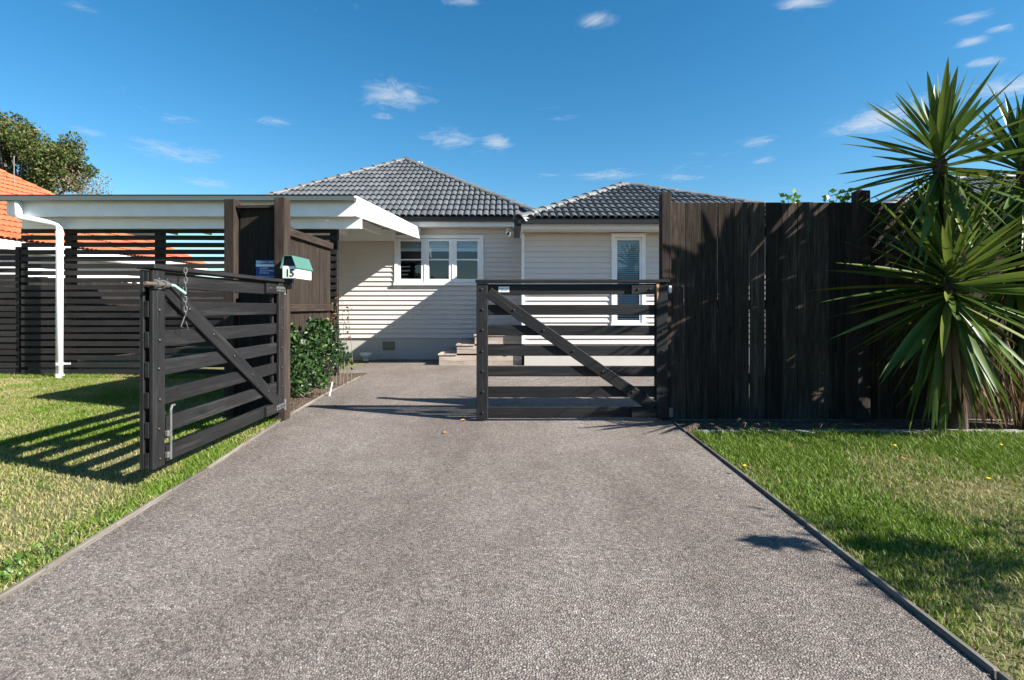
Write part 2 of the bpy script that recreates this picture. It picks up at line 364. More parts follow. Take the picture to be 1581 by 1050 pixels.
sheet('yard', M['chip'], [-2.9]*len(ys3), [7.]*len(ys3), ys3, .0122)
yb = [4.9,5.5,6.5,7.5,8.3]
sheet('garden_bed', M['mulch'], [-2.95]*5, [ip(EL,y)-.0 for y in yb], yb, .006)
sheet('garden_bed', M['mulch'], [ip(ER,4.42)]*3, [9.]*3, [4.40,4.65,4.97], .006)
# timber edging of the driveway
def edging(pts, label, side, y0, y1):
    t = thing('driveway_edging', (ip(pts,y0), y0, gz(y0)), label, 'edging')
    P = [p for p in pts if y0 < p[0] < y1]; P = [(y0, ip(pts,y0))]+P+[(y1, ip(pts,y1))]
    for (ya,xa),(yb_,xb) in zip(P, P[1:]):
        jit = random.uniform(-.004,.004)
        board('edging_board', t, (xa+side*.016+jit, ya+.003, gz(ya)-.012), (xb+side*.016+jit, yb_-.003, gz(yb_)-.012), .075+random.uniform(0,.012), .024, M['edge'], bev=.005)
edging(EL, 'weathered timber edging board between the left lawn and the driveway', -1, -1.0, 4.80)
edging(EL, 'timber edging board along the shrub bed inside the gateway', -1, 5.0, 7.9)
edging(ER, 'dark timber edging board along the lawn on the right of the driveway', 1, -1.0, 4.76)
t = thing('bed_edging', (1.5, 4.38, gz(4)), 'pale concrete edging strip between right lawn and yucca bed', 'edging')
x = 1.56
while x < 6.4:
    Lx = random.uniform(.75,1.1); MB().box(x, x+Lx-.012, 4.335+random.uniform(-.012,.012), 4.43+random.uniform(-.01,.01), -.08, -.012+random.uniform(-.006,.006)).build('concrete_block', M['concrete'], t, bev=.008); x += Lx

# grass
def grass(name, label, inside, xr, yr, n, seed, hmul=1.):
    r = np.random.default_rng(seed)
    x = r.uniform(*xr, n); y = r.uniform(*yr, n); k = inside(x, y); x = x[k]; y = y[k]
    lush = vnoise(x*1.1+3, y*1.1, seed)*.55+vnoise(x*3.3, y*3.3+9, seed+1)*.3+vnoise(x*9, y*9, seed+2)*.15
    keep = r.random(len(x)) < np.clip(.28+1.25*lush, 0, 1); x = x[keep]; y = y[keep]; lush = lush[keep]; n = len(x)
    extra = hmul(x, y) if callable(hmul) else np.full(n, hmul)
    h = r.uniform(.014,.034,n)*(.55+1.0*lush)*extra; w = r.uniform(.0016,.0034,n)*(1+.25*(y>4)); a = r.uniform(0,2*np.pi,n); lean = r.uniform(.15,1.1,n)*h
    la = r.uniform(0,2*np.pi,n); dx = np.cos(a)*w; dy = np.sin(a)*w; z0 = np.full(n, -.042)
    b0 = np.stack([x-dx,y-dy,z0],1); b1 = np.stack([x+dx,y+dy,z0],1)
    mx = x+np.cos(la)*lean*.35; my = y+np.sin(la)*lean*.35; mz = z0+h*.62
    m0 = np.stack([mx-dx*.8,my-dy*.8,mz],1); m1 = np.stack([mx+dx*.8,my+dy*.8,mz],1); tp = np.stack([x+np.cos(la)*lean,y+np.sin(la)*lean,z0+h],1)
    V = np.stack([b0,b1,m1,m0,tp],1).reshape(-1,3); i = np.arange(n)*5
    T = np.concatenate([np.stack([i,i+1,i+2],1), np.stack([i,i+2,i+3],1), np.stack([i+3,i+2,i+4],1)])
    g = np.array([.085,.165,.014]); g2 = np.array([.175,.25,.028]); dry = np.array([.40,.32,.165])
    u = r.random(n)[:,None]; c = g*(1-u)+g2*u; dr = (r.random(n) < np.clip((1.40 if seed > 20 else 1.52)-1.95*lush*np.clip(extra,.9,1.6), .04, .92))[:,None]*r.uniform(.45,1.,n)[:,None]
    c = c*(1-dr)+dry*dr; c = np.repeat(c, 5, 0)
    o = place(bpy.data.objects.new(name, npmesh(name, V, T, M['grass'], c)), None, Matrix.Identity(4)); return tag(o, label, 'grass', kind='stuff')
elx = np.array([p[1] for p in EL]); ely = np.array([p[0] for p in EL]); erx = np.array([p[1] for p in ER]); ery = np.array([p[0] for p in ER])
edgeL = lambda x,y: np.clip(1.5-3.*np.abs(x-np.interp(y,ely,elx)+.12), 1, 1.5)
grass('lawn_grass', 'mown lawn with dry patches on the left of the driveway', lambda x,y: (x < np.interp(y,ely,elx)-.028) & (x > -y*1.02-1.0) & ((x < -2.85)|(y < 4.95)) , (-9.2,-1.84), (1.2,8.02), 420000, 11,
      lambda x,y: edgeL(x,y)*np.where(y > 7.75, 1.9, 1.))
grass('lawn_grass', 'mown lawn with dry patches in front of the yuccas', lambda x,y: (x > np.interp(y,ery,erx)+.03) & (x < y*1.02+1.0), (1.36,5.6), (.9,4.345), 190000, 23,
      lambda x,y: 1+.95*np.clip((y-3.2)/.7,0,1))
# taller seeding weeds along the right bed
def weed(x, y, h, label):
    t = thing('seeding_weed', (x,y,gz(y)), label, 'weed', 'seeding weeds by the bed edge'); r = random.Random(int(x*1000))
    for q in range(5):
        a = r.uniform(0,6.28); hh = h*r.uniform(.5,1); l = hh*r.uniform(.2,.55)
        pts = [Vector((x,y,gz(y)))+Vector((math.cos(a)*l*s*s, math.sin(a)*l*s*s, hh*s*(1-.18*s))) for s in (0,.3,.6,.85,1)]
        MB().tube(pts, [.002,.0018,.0016,.0013,.001], 4).build('stalk', M['vine'], t)
        if q < 3:
            k = MB()
            for j in range(3):
                p = pts[4]; b = a+(j-1)*.7; e = p+Vector((math.cos(b)*.05, math.sin(b)*.05, -.012-.01*j)); k.tube([p, (p+e)/2+Vector((0,0,.008)), e], [.0012,.003,.001], 4)
            k.build('seed_head', M['dead'], t)
weed(1.98,4.36,.17,'thin seeding weed nearest the gate at the bed edge'); weed(2.16,4.34,.13,'low seeding weed second along from the gate at the bed edge'); weed(2.66,4.33,.15,'seeding weed in the long grass before the middle fence boards')

# ------------------------------------------------------------ house
HY = 11.3; WY = 9.85
house = thing('weatherboard_house', (-1.5, HY, gz(HY)), 'single storey cream weatherboard house with grey tiled hip roofs behind the gates', 'house')
def pieces(x0, x1, holes, z):
    seg = [(x0,x1)]
    for a,b,c,d in holes:
        if c < z < d: seg = [q for s,e in seg for q in ((s,min(e,a)),(max(s,b),e)) if q[1]-q[0] > .01]
    return seg
def joints(segs):                       # long boards are butted together somewhere along the wall
    out = []
    for a, b in segs:
        if b-a > 2.2 and random.random() < .55: m = random.uniform(a+.6, b-.6); out += [(a,m),(m,b)]
        else: out.append((a,b))
    return out
def wall(x0, x1, y, z0, z1, holes, e, core_label=None):
    k = MB(); zs = sorted({z0,z1,*[h[2] for h in holes],*[h[3] for h in holes]})
    for a,b in zip(zs, zs[1:]):
        for s,t_ in pieces(x0,x1,holes,(a+b)/2): k.box(s,t_,y+.022,y+.12,a,b)
    wl = k.build('wall', M['board'], house)
    z = z0-.012
    while z < z1-.02:
        h = min(e+.018, z1-z)
        for s,t_ in joints(pieces(x0,x1,holes,z+e/2)):
            jy = random.uniform(-.0015,.0015)
            MB().prism_x(s+.001, t_-.001, [(y-.021+jy,z),(y+.0215,z),(y+.0215,z+h),(y+.012+jy,z+h)]).build('weatherboard', M['board'], wl)
        z += e
    return wl
TW = (-2.49,-.67,1.56,2.50); NW = (1.93,2.46,.73,2.33)
EB = .1026
wall(-6.2, .22, HY, .375, 2.717, [TW], EB)
wall(.22, 5.4, WY, .345, 2.43, [NW], EB)
MB().box(.222,.32,WY+.125,HY-.012,.345,2.43).build('side_wall', M['board'], house)
MB().box(-6.2,-6.1,HY+.13,22,.375,2.717).box(-6.1,5.4,21.9,22,.375,2.717).box(5.3,5.4,WY+.13,21.9,.375,2.43).build('rear_wall', M['board'], house)
MB().box(-6.18,.3,HY+.012,HY+.2,-.3,.363).build('foundation', M['found'], house)
MB().box(.235,5.38,WY+.012,WY+.2,-.3,.333).box(.235,.4,WY+.2,HY+.012,-.3,.333).build('foundation', M['found'], house)
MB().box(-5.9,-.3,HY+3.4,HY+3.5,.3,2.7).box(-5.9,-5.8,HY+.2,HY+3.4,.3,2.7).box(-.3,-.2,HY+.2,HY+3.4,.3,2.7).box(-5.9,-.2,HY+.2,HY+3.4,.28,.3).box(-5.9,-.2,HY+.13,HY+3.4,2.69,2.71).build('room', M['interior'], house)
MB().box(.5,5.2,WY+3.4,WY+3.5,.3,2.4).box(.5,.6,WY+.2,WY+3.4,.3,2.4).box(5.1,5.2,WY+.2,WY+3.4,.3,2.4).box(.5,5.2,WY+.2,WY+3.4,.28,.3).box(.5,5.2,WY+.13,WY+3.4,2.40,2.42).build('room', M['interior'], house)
board('corner_board', house, (.205,WY-.012,.33), (.205,WY-.012,2.42), .05, .06, M['white'], up=(1,0,0))
# foundation vent
vx0, vx1, vz0, vz1 = PX(591,HY), PX(609.5,HY), PZ(540.5,HY), PZ(527.5,HY)
k = MB().box(vx0,vx1,HY-.004,HY+.012,vz0,vz0+.02).box(vx0,vx1,HY-.004,HY+.012,vz1-.02,vz1).box(vx0,vx0+.02,HY-.0045,HY+.012,vz0+.02,vz1-.02).box(vx1-.02,vx1,HY-.0045,HY+.012,vz0+.02,vz1-.02)
for i in range(5): z = vz0+.035+i*.028; k.box(vx0+.02,vx1-.02,HY-.002,HY+.012,z-.008,z+.008)
k.build('foundation_vent', M['vent'], house)
# windows
def window(x0,x1,z0,z1,y,nsash,barz,blind_to,slat_gap):
    fr = .055; k = MB(); yf = y-.035
    k.box(x0-fr,x0+.012,yf,y+.05,z0-.01,z1+.012); k.box(x1-.012,x1+fr,yf,y+.05,z0-.01,z1+.012); k.box(x0-fr,x1+fr,yf-.002,y+.05,z1+.012,z1+fr+.012)
    wn = k.build('window', M['white'], house, bev=.003)
    MB().box(x0-fr-.02,x1+fr+.02,yf-.03,y+.05,z0-.065,z0-.012).build('sill', M['white'], wn, bev=.005)
    MB().box(x0-fr-.015,x1+fr+.015,yf-.03,y-.0,z1+fr+.014,z1+fr+.03).build('head_flashing', M['white'], wn, bev=.003)
    wd = (x1-x0-.024)/nsash
    for i in range(nsash):
        a = x0+.012+i*wd; b = a+wd; st = .062 if nsash > 1 else .04
        if i: MB().box(a-.02,a+.02,yf+.005,y+.05,z0,z1).build('mullion', M['white'], wn, bev=.002)
        a += .022 if i else .002; b -= .022 if i < nsash-1 else .002; q = MB(); ya, yb2 = y-.02, y+.025
        q.box(a,a+st,ya,yb2,z0,z1).box(b-st,b,ya,yb2,z0,z1).box(a+st,b-st,ya+.001,yb2,z0,z0+st*1.25).box(a+st,b-st,ya+.001,yb2,z1-st*.8,z1)
        if barz: q.box(a+st,b-st,ya+.003,yb2,barz-.014,barz+.014)
        q.build('sash', M['white'], wn)
        zs = [z0+st*1.25, barz-.014, barz+.014, z1-st*.8] if barz else [z0+st*1.25, z1-st*.8]
        for c,d in zip(zs[::2], zs[1::2]): MB().box(a+st,b-st,y+.004,y+.008,c,d).build('pane', M['glass'], wn)
        if blind_to is not None:
            q = MB(); z = z1-.07
            while z > blind_to+.03:
                q.add([(a+st,y+.035,z-.013),(b-st,y+.035,z-.013),(b-st,y+.052,z+.013),(a+st,y+.052,z+.013)], [(0,1,2,3)]); z -= slat_gap
            q.box(a+st,b-st,y+.03,y+.055,blind_to,blind_to+(.07 if nsash > 1 else .02)); q.box(a+st+.1,a+st+.104,y+.03,y+.033,blind_to,z1); q.build('blind', M['blind'], wn)
window(*TW, HY, 3, PZ(401,HY), PZ(388,HY), .03)
window(*NW, WY, 1, None, .80, .036)
# eaves
MB().box(-6.5,.10,10.93,10.955,2.717,2.83).build('fascia', M['white'], house)
MB().box(-6.5,.10,10.957,HY+.02,2.722,2.735).build('soffit', M['soffit'], house)
def gutter(x0, x1, y, z0, z1, mat, parent, name='gutter'):
    p = [(y,z0+.02),(y-.10,z0),(y-.125,z0+.01),(y-.13,z1-.012),(y-.14,z1),(y-.122,z1),(y-.118,z0+.016),(y-.01,z0+.03),(y-.005,z1-.02),(y,z1-.02)]
    MB().prism_x(x0,x1,p).build(name, mat, parent)
gutter(-6.6,.06,10.928,2.80,2.893,M['gutter'],house)
MB().box(.165,5.85,9.30,9.325,2.43,2.54).build('fascia', M['white'], house)
MB().box(.165,.19,9.325,11.0,2.43,2.54).build('fascia', M['white'], house)
MB().box(.19,5.85,9.327,WY+.02,2.434,2.445).build('soffit', M['soffit'], house)
gutter(.10,5.95,9.298,2.495,2.585,M['gutter'],house)
MB().box(.04,.163,9.30,10.85,2.47,2.58).build('side_gutter', M['gutter'], house)
# roofs
def tile_mesh(w, g):
    xs = []; nb = 2
    for b in range(nb):
        for u, h in ((0,0),(.10,0),(.17,.028),(.32,.042),(.66,.042),(.88,.026)): xs.append(((b+u)/nb*w, h))
    xs.append((w,0)); n = len(xs); v = []; th = .036
    for x,h in xs: v.append((x,-.045,h+th))
    for x,h in xs: v.append((x,g,h))
    for x,h in xs: v.append((x,-.043,h+th-.014))
    f = [(i,i+1,n+i+1,n+i) for i in range(n-1)]+[(2*n+i,2*n+i+1,i+1,i) for i in range(n-1)]
    return v, f
def tiled(parent, O, U, Vv, poly, w, g, mat, budget):
    """lay tiles over poly (u,v) on a roof plane; whole tiles share one mesh, those at hips are cut"""
    Nn = U.cross(Vv); Mx = Matrix((U,Vv,Nn)).transposed().to_4x4(); Mx.translation = O
    v, f = tile_mesh(w, g); full = mesh('tile', v, f, mat, False)
    us = [p[0] for p in poly]; vs = [p[1] for p in poly]; r = 0; cnt = 0; spare = bmesh.new()
    edges = [(Vector(a).to_3d(), Vector(b).to_3d()) for a,b in zip(poly, poly[1:]+poly[:1])]
    while r*g < max(vs):
        c = math.floor(min(us)/w)
        while c*w < max(us):
            jx = random.uniform(-.003,.003); u0 = c*w+jx; v0 = r*g; corners = [(u0,v0),(u0+w,v0),(u0,v0+g),(u0+w,v0+g)]
            ins = [min((b-a).cross(Vector((*p,0))-a).z for a,b in edges) >= -.02 for p in corners]
            local = Mx @ Matrix.Translation((u0,v0,random.uniform(0,.004)))
            if all(ins): m = full
            else:
                bm = bmesh.new(); vv = [bm.verts.new(p) for p in v]; [bm.faces.new([vv[i] for i in q]) for q in f]
                for a,b in edges:
                    if abs((b-a).y) < 1e-6: continue
                    d = (b-a).normalized(); no = Vector((d.y,-d.x,0)); a2 = a-Vector((u0,v0,0))
                    bmesh.ops.bisect_plane(bm, geom=bm.verts[:]+bm.edges[:]+bm.faces[:], plane_co=a2, plane_no=no, clear_outer=True)
                if len(bm.faces) < 3: bm.free(); c += 1; continue
                m = bpy.data.meshes.new('tile'); bm.to_mesh(m); bm.free(); m.materials.append(mat)
            if cnt < budget: place(bpy.data.objects.new('tile', m), parent, local); cnt += 1
            else:
                m2 = m.copy(); m2.transform(local); spare.from_mesh(m2)
            c += 1
        r += 1
    if len(spare.verts):
        m = bpy.data.meshes.new('rear_tiles'); spare.to_mesh(m); m.materials.append(mat); o = place(bpy.data.objects.new('rear_tiles', m), parent, W[parent]); m.transform(W[parent].inverted()); o['kind'] = 'stuff'
    spare.free(); return cnt
def caps(parent, a, b, n1, n2, mat, mortar=True, L=.36, rad=.12, up_lift=.03, name='ridge_cap'):
    a = Vector(a); b = Vector(b); d = (b-a); ln = d.length; X = d.normalized(); up = (Vector(n1)+Vector(n2)).normalized(); Y = up.cross(X).normalized(); Z = X.cross(Y)
    n = max(1, round(ln/L)); l = ln/n; ns = 8; v = []; f = []
    for xx, rr, lift in ((-.03, rad, .022), (l+.02, rad*.93, 0)):
        for i in range(ns+1):
            t_ = -math.pi*.5+math.pi*i/ns; v.append((xx, rr*math.sin(t_), rr*.62*math.cos(t_)+lift-.02))
    for i in range(ns): f.append((i+1,i,ns+1+i,ns+2+i))
    n0 = len(v)
    for i in range(ns+1): v.append((v[i][0]+.002, v[i][1]*.82, v[i][2]-.02))
    f += [(i,i+1,n0+i+1,n0+i) for i in range(ns)]
    m = mesh(name, v, f, mat)
    Mx = Matrix((X,Y,Z)).transposed().to_4x4()
    for i in range(n):
        q = Mx.copy(); q.translation = a+X*(i*l)+up*up_lift; place(bpy.data.objects.new(name, m), parent, q @ Matrix.Rotation(random.uniform(-.03,.03),4,'X'))
    if mortar:
        kk = MB(); st = 26
        for s in (-1,1):
            for i in range(st):
                p0 = a+X*(ln*i/st); p1 = a+X*(ln*(i+1)/st); w0 = rad*(1.12+.12*random.random())
                q = [p0+Y*s*rad*.7+up*(up_lift+.02), p1+Y*s*rad*.7+up*(up_lift+.02), p1+Y*s*w0-up*.05, p0+Y*s*w0-up*.05]
                kk.add(q, [(0,1,2,3)])
        kk.build('mortar_bedding', M['mortar'] if mortar is True else mortar, parent)
def hip_roof(fl, fr, a1, a2, bl, br, b1, b2, mat, capmat, budget, mortars, front_poly=None, w=.26, g=.316):
    """front plane of single tiles; the other slopes are plain tiled sheets behind"""
    fl,fr,a1,a2,bl,br,b1,b2 = [Vector(q) for q in (fl,fr,a1,a2,bl,br,b1,b2)]
    rf = MB().add([fl,fr,a2,a1], [(0,1,2,3)]).add([fr,br,b2,a2],[(0,1,2,3)]).add([bl,fl,a1,b1],[(0,1,2,3)]).add([br,bl,b1,b2],[(0,1,2,3)]).build('roof', mat, house)
    U = (fr-fl).normalized(); Vv = (a1-fl)-U*(a1-fl).dot(U); Vv.normalize(); pj = lambda p: ((p-fl).dot(U), (p-fl).dot(Vv))
    poly = [pj(fl),pj(fr),pj(a2),pj(a1)] if front_poly is None else [pj(Vector(q)) for q in front_poly]
    if (a2-a1).length < .01 and front_poly is None: poly = poly[:3]
    tiled(rf, fl+U.cross(Vv)*.012, U, Vv, poly, w, g, mat, budget)
    nf = U.cross(Vv); nl = (fl-bl).cross(a1-fl).normalized(); nr = (br-fr).cross(a2-fr).normalized()
    caps(rf, fl, a1, nf, nl, capmat, mortars[0]); caps(rf, fr, a2, nf, nr, capmat, mortars[1])
    if (b1-a1).length > .3 : caps(rf, a1, b1, nl, nr, capmat, False)
    if (a2-a1).length > .1: caps(rf, a1, a2, nf, (0,0,1), capmat, False)
    return rf
A = (-2.957,14.465,5.09)
hip_roof((-6.6,10.82,2.89),(.685,10.82,2.89),A,A,(-6.6,22.5,2.89),(.685,22.5,2.89),(-2.957,18.8,5.09),(-2.957,18.8,5.09), M['tile'], M['cap'], 200, (False,False),
         front_poly=[(-6.6,10.82,2.89),(.14,10.82,2.89),(.14,11.365,3.219),A])
hip_roof((.13,9.23,2.58),(5.9,9.23,2.58),(2.435,11.535,3.695),(2.60,11.535,3.695),(.13,14.,2.58),(5.9,14.,2.58),(2.435,13.6,3.695),(2.60,13.6,3.695), M['tile'], M['cap'], 100, (True,False), g=.285)
# small roof fitting and security camera
t = thing('roof_aerial', (PX(647,14.7),14.7,4.95), 'small white aerial fitting poking above the ridge of the house', 'aerial')
k = MB(); p = Vector((PX(646.5,14.7),14.7,4.85)); k.tube([p,p+Vector((0,0,.28))],.03,8).build('mast', M['pvc'], t)
MB().tube([p+Vector((.03,0,.12)),p+Vector((.10,0,.27))],.014,6).build('arm', M['pvc'], t)
t = thing('security_camera', (PX(785,11.1),11.1,2.72), 'small cream security camera under the eave beside the roof valley', 'camera')
cx = PX(785,11.1); MB().lathe((cx,11.1,2.62),[(.0,.098),(.05,.098),(.05,.0),(.045,-.02),(0,-.02)],14).build('mount', M['soffit'], t, smooth=False)
MB().tube([(cx,11.13,2.60),(cx,10.98,2.575)],[.05,.052],14).build('housing', M['soffit'], t); MB().tube([(cx,10.982,2.574),(cx,10.972,2.572)],.034,14).build('lens', M['black'], t)
# steps
t = thing('timber_steps', (-.6,10.2,gz(10)), 'pale timber steps rising to the right against the house', 'steps')
sx = [PX(677,9.95), PX(704.5,9.95), PX(732,9.95)]; st_z = [gz(9.9), .135, .318, .502]
for i in range(3):
    x0 = sx[i]; z0, z1 = st_z[i]-(.02 if i == 0 else 0), st_z[i+1]; hh = (z1-z0-.03)/2
    for j in range(2): MB().box(x0+.012,.19,9.945,9.965,z0+j*hh+.003,z0+(j+1)*hh-.002).build('riser_board', M['deck'], t, bev=.002)
    for j in range(2): MB().box(x0+.002,x0+.02,9.967,11.24,z0+j*hh+.003,z0+(j+1)*hh-.002).build('side_board', M['deck'], t, bev=.002)
    n = 9 if i == 2 else 3
    wB = ((.19 if i == 2 else sx[i+1]+.01)-x0+.01)/n
    for j in range(n): MB().box(x0-.01+j*wB,x0-.01+(j+1)*wB-.005,9.93,11.25,z1-.028,z1).build('tread_board', M['deck'], t, bev=.003)
t = thing('planter_bowl', (PX(565,11.05),11.05,gz(11)), 'small white bowl shaped planter at the foot of the house wall', 'planter')
MB().lathe((PX(565,11.05),11.05,gz(11)+.012),[(.0,0),(.055,0),(.05,.03),(.075,.06),(.125,.12),(.13,.165),(.118,.165),(.1,.12),(.0,.10)],20).build('bowl', M['pvc'], t, smooth=False)

# ------------------------------------------------------------ carport
CX0, CX1, CY = -7.44, -2.30, 7.75; XF = -1.945; YF = 11.1
cp = thing('carport', (-4.8, 8, gz(8)), 'white carport with flat roof, dark gutter and exposed rafters', 'carport')
top = lambda y: 2.675+.010*(y-CY)
xr_ = lambda y: CX1+(XF-CX1)*(y-CY)/(YF-CY)
MB().box(CX0,CX1-.046,CY-.028,CY,2.37,2.60).build('fascia', M['white'], cp, bev=.003)
gutter(CX0-.05,CX1+.0,CY-.03,2.575,2.665,M['cgutter'],cp)
def sloped(name, xa, xb, y0, y1, wd, h0, h1, mat, cut=0, lift=0):
    a, b = top(y0)+lift, top(y1)+lift
    MB().add([(xa-wd,y0,a-h0),(xa,y0,a-h0),(xb,y1-cut,b-h1),(xb-wd,y1-cut,b-h1),(xa-wd,y0,a),(xa,y0,a),(xb,y1,b),(xb-wd,y1,b)],
             [(0,3,2,1),(4,5,6,7),(0,1,5,4),(1,2,6,5),(2,3,7,6),(3,0,4,7)]).build(name, mat, cp, bev=.003)
sloped('barge_board', CX1, XF, CY-.03, YF, .045, .30, .235, M['white'], .08)
sloped('barge_board', CX0-.001, CX0-.001, CY-.03, 11.0, .045, .28, .24, M['white'])
for i in range(8):
    x = CX0+.45+i*.66; sloped('rafter', x, x+.05*i, CY+.003, 10.92, .045, .15, .15, M['white'], lift=-.02)
sh = top(CY-.1)+.004
MB().add([(CX0,CY-.1,sh),(CX1-.047,CY-.1,sh),(xr_(10.92)-.05,10.92,top(10.92)+.004),(CX0,10.92,top(10.92)+.004)],[(0,1,2,3)]).add([(CX0,CY-.1,sh-.01),(CX1-.047,CY-.1,sh-.01),(xr_(10.92)-.05,10.92,top(10.92)-.006),(CX0,10.92,top(10.92)-.006)],[(3,2,1,0)]).build('roof_sheet', M['sheet'], cp)
MB().box(CX0+.02,-2.285,7.89,7.95,2.215,2.392).build('beam', M['white'], cp, bev=.004)
MB().box(-6.2,PX(610,11.2),11.22,11.265,2.455,2.70).build('ledger', M['white'], cp, bev=.003)
# downpipe from the gutter across to the screen post
xa, xb = PX(28.5,7.66), PX(92,7.80)
pts = [(xa,7.66,2.60),(xa,7.66,2.40),(xa+.008,7.66,2.365),(xa+.04,7.67,2.345),(xb-.06,7.79,2.275),(xb-.015,7.80,2.255),(xb,7.80,2.21),(xb,7.80,-.04)]
dp = MB().tube(pts,.046,14).build('downpipe', M['pvc'], cp, smooth=True)
MB().tube([(xb,7.80,.02),(xb,7.80,-.06)],.057,14).build('pipe_socket', M['pvc'], dp); MB().tube([(xb,7.80,2.08),(xb,7.80,2.16)],.051,14).build('pipe_socket', M['pvc'], dp)
for z in (PZ(381,7.80), PZ(562,7.80)): MB().box(xb-.05,xb+.115,7.85,7.86,z-.012,z+.012).tube([(xb,7.80,z-.015),(xb,7.80,z+.015)],.051,14).build('pipe_bracket', M['pvc'], dp)

# ------------------------------------------------------------ slat screens
def slat_screen(label, x0, x1, y, z0, z1, posts, pitch=.109, h=.072, name='slat_screen'):
    t = thing(name, ((x0+x1)/2, y, gz(y)), label, 'fence'); z = z0+h/2
    while z+h/2 < z1:
        xs = [x0]+[p for p in posts if x0 < p < x1]+[x1]
        for a,b in zip(xs, xs[1:]): board('slat', t, (a+.002,y+random.uniform(-.002,.002),z+random.uniform(-.004,.004)), (b-.002,y,z+random.uniform(-.004,.004)), h, .02, M['slat'], bev=.002)
        z += pitch
    for p in posts: board('post', t, (p,y+.07,-.2), (p,y+.07,z1-.01), .11, .11, M['slat'], up=(1,0,0))
    return t
slat_screen('tall black slat screen under the carport beam', PX(33,8.05), PX(521,8.05), 8.05, gz(8)+.03, 2.26, [PX(104,8.05), PX(243,8.05), PX(384,8.05), PX(514,8.05)])
t = slat_screen('lower black slat fence left of the downpipe', -10.5, PX(31,8.1), 8.10, gz(8)+.03, 1.98, [-9.6,-8.7,PX(27,8.1)], pitch=.098, h=.076)
t = thing('boundary_fence', (-9.3,14,gz(14)), 'dark paling boundary fence behind the carport screen', 'fence')
for i in range(72): board('paling', t, (-9.3+random.uniform(-.006,.006),8.35+i*.155,-.1), (-9.3,8.35+i*.155,1.62+random.uniform(-.02,.02)), .144, .02, M['slat'], up=(0,1,0), bev=0)
for z in (.35,1.25): board('rail', t, (-9.25,8.3,z), (-9.25,19.4,z), .08, .05, M['slat'])

# ------------------------------------------------------------ front fences
def paling_fence(label, name, a, b, ztop, pw, gap, posts, rails, inner, mat=None, rail_side=1, zb=None):
    """boards from a to b (ground points); rails and posts on rail_side of the line"""
    a = Vector(a); b = Vector(b); d = (b-a).normalized(); nrm = Vector((-d.y,d.x,0))*rail_side; mat = mat or M['fence']
    t = thing(name, (a+b)/2, label, 'fence'); n = int((b-a).length/(pw+gap)); step = (b-a).length/n
    for i in range(n):
        g2 = gap*random.choice((.3,.5,1,1,1.6)); p = a+d*(step*(i+.5)); o = nrm*random.uniform(-.003,.003); zz = ztop+random.uniform(-.006,.006)
        q = d*random.uniform(-.004,.004)
        board('paling', t, p+o+Vector((0,0,.005 if zb is None else zb)), p+o+q+Vector((0,0,zz-a.z)), step-g2, .022, mat, up=d, bev=.003)
    for z in rails: board('rail', t, a+nrm*.038+Vector((0,0,z-a.z)), b+nrm*.038+Vector((0,0,z-a.z)), .095, .045, M['post'])
    for s, zt, side, wdt, dep in posts:
        p = a+d*s+nrm*side; board('post', t, p+Vector((0,0,-.3)), p+Vector((0,0,zt-a.z)), wdt, dep, M['post'], up=d, bev=.005)
    return t
FY = 4.93; x0 = PX(1034,FY)
rf = paling_fence('tall dark brown paling fence to the right of the gates', 'paling_fence', (x0,FY,-.04), (6.6,FY,-.04), 2.015, .14, .006,
    [(-.045,2.10,-.0,.088,.10),(PX(1322,FY)-x0,2.11,-.062,.118,.10),(3.4,1.98,.09,.1,.1)], (.35,1.05,1.75), False)
gp = Vector((-2.165,4.92,-.04))
t = paling_fence('short dark timber panel with a blue sign beside the gate post', 'fence_panel', (-2.62,5.02,-.04), (-2.215,5.0,-.04), 2.0, .135, .006, [(-.06,2.055,-.02,.10,.12)], (.35,1.1,1.9), False, mat=M['fence2'])
board('cap_rail', t, (-2.62,4.985,1.985), (-2.2,4.985,1.99), .03, .05, M['post'])
gpost = board('gate_post', None, (-2.165,4.915,-.3), (-2.165,4.915,2.055), .10, .13, M['post'], up=(1,0,0), bev=.006); tag(gpost, 'square brown timber gate post carrying the letterbox', 'gate post')
paling_fence('brown paling fence with rails running back behind the shrubs', 'paling_fence', (-2.80,5.1,-.04), (-2.80,8.0,-.04), 2.02, .14, .004,
    [(1.58,2.06,-.06,.085,.09),(2.93,2.03,-.05,.08,.09)], (1.02,1.96), True, mat=M['fence2'], rail_side=-1)

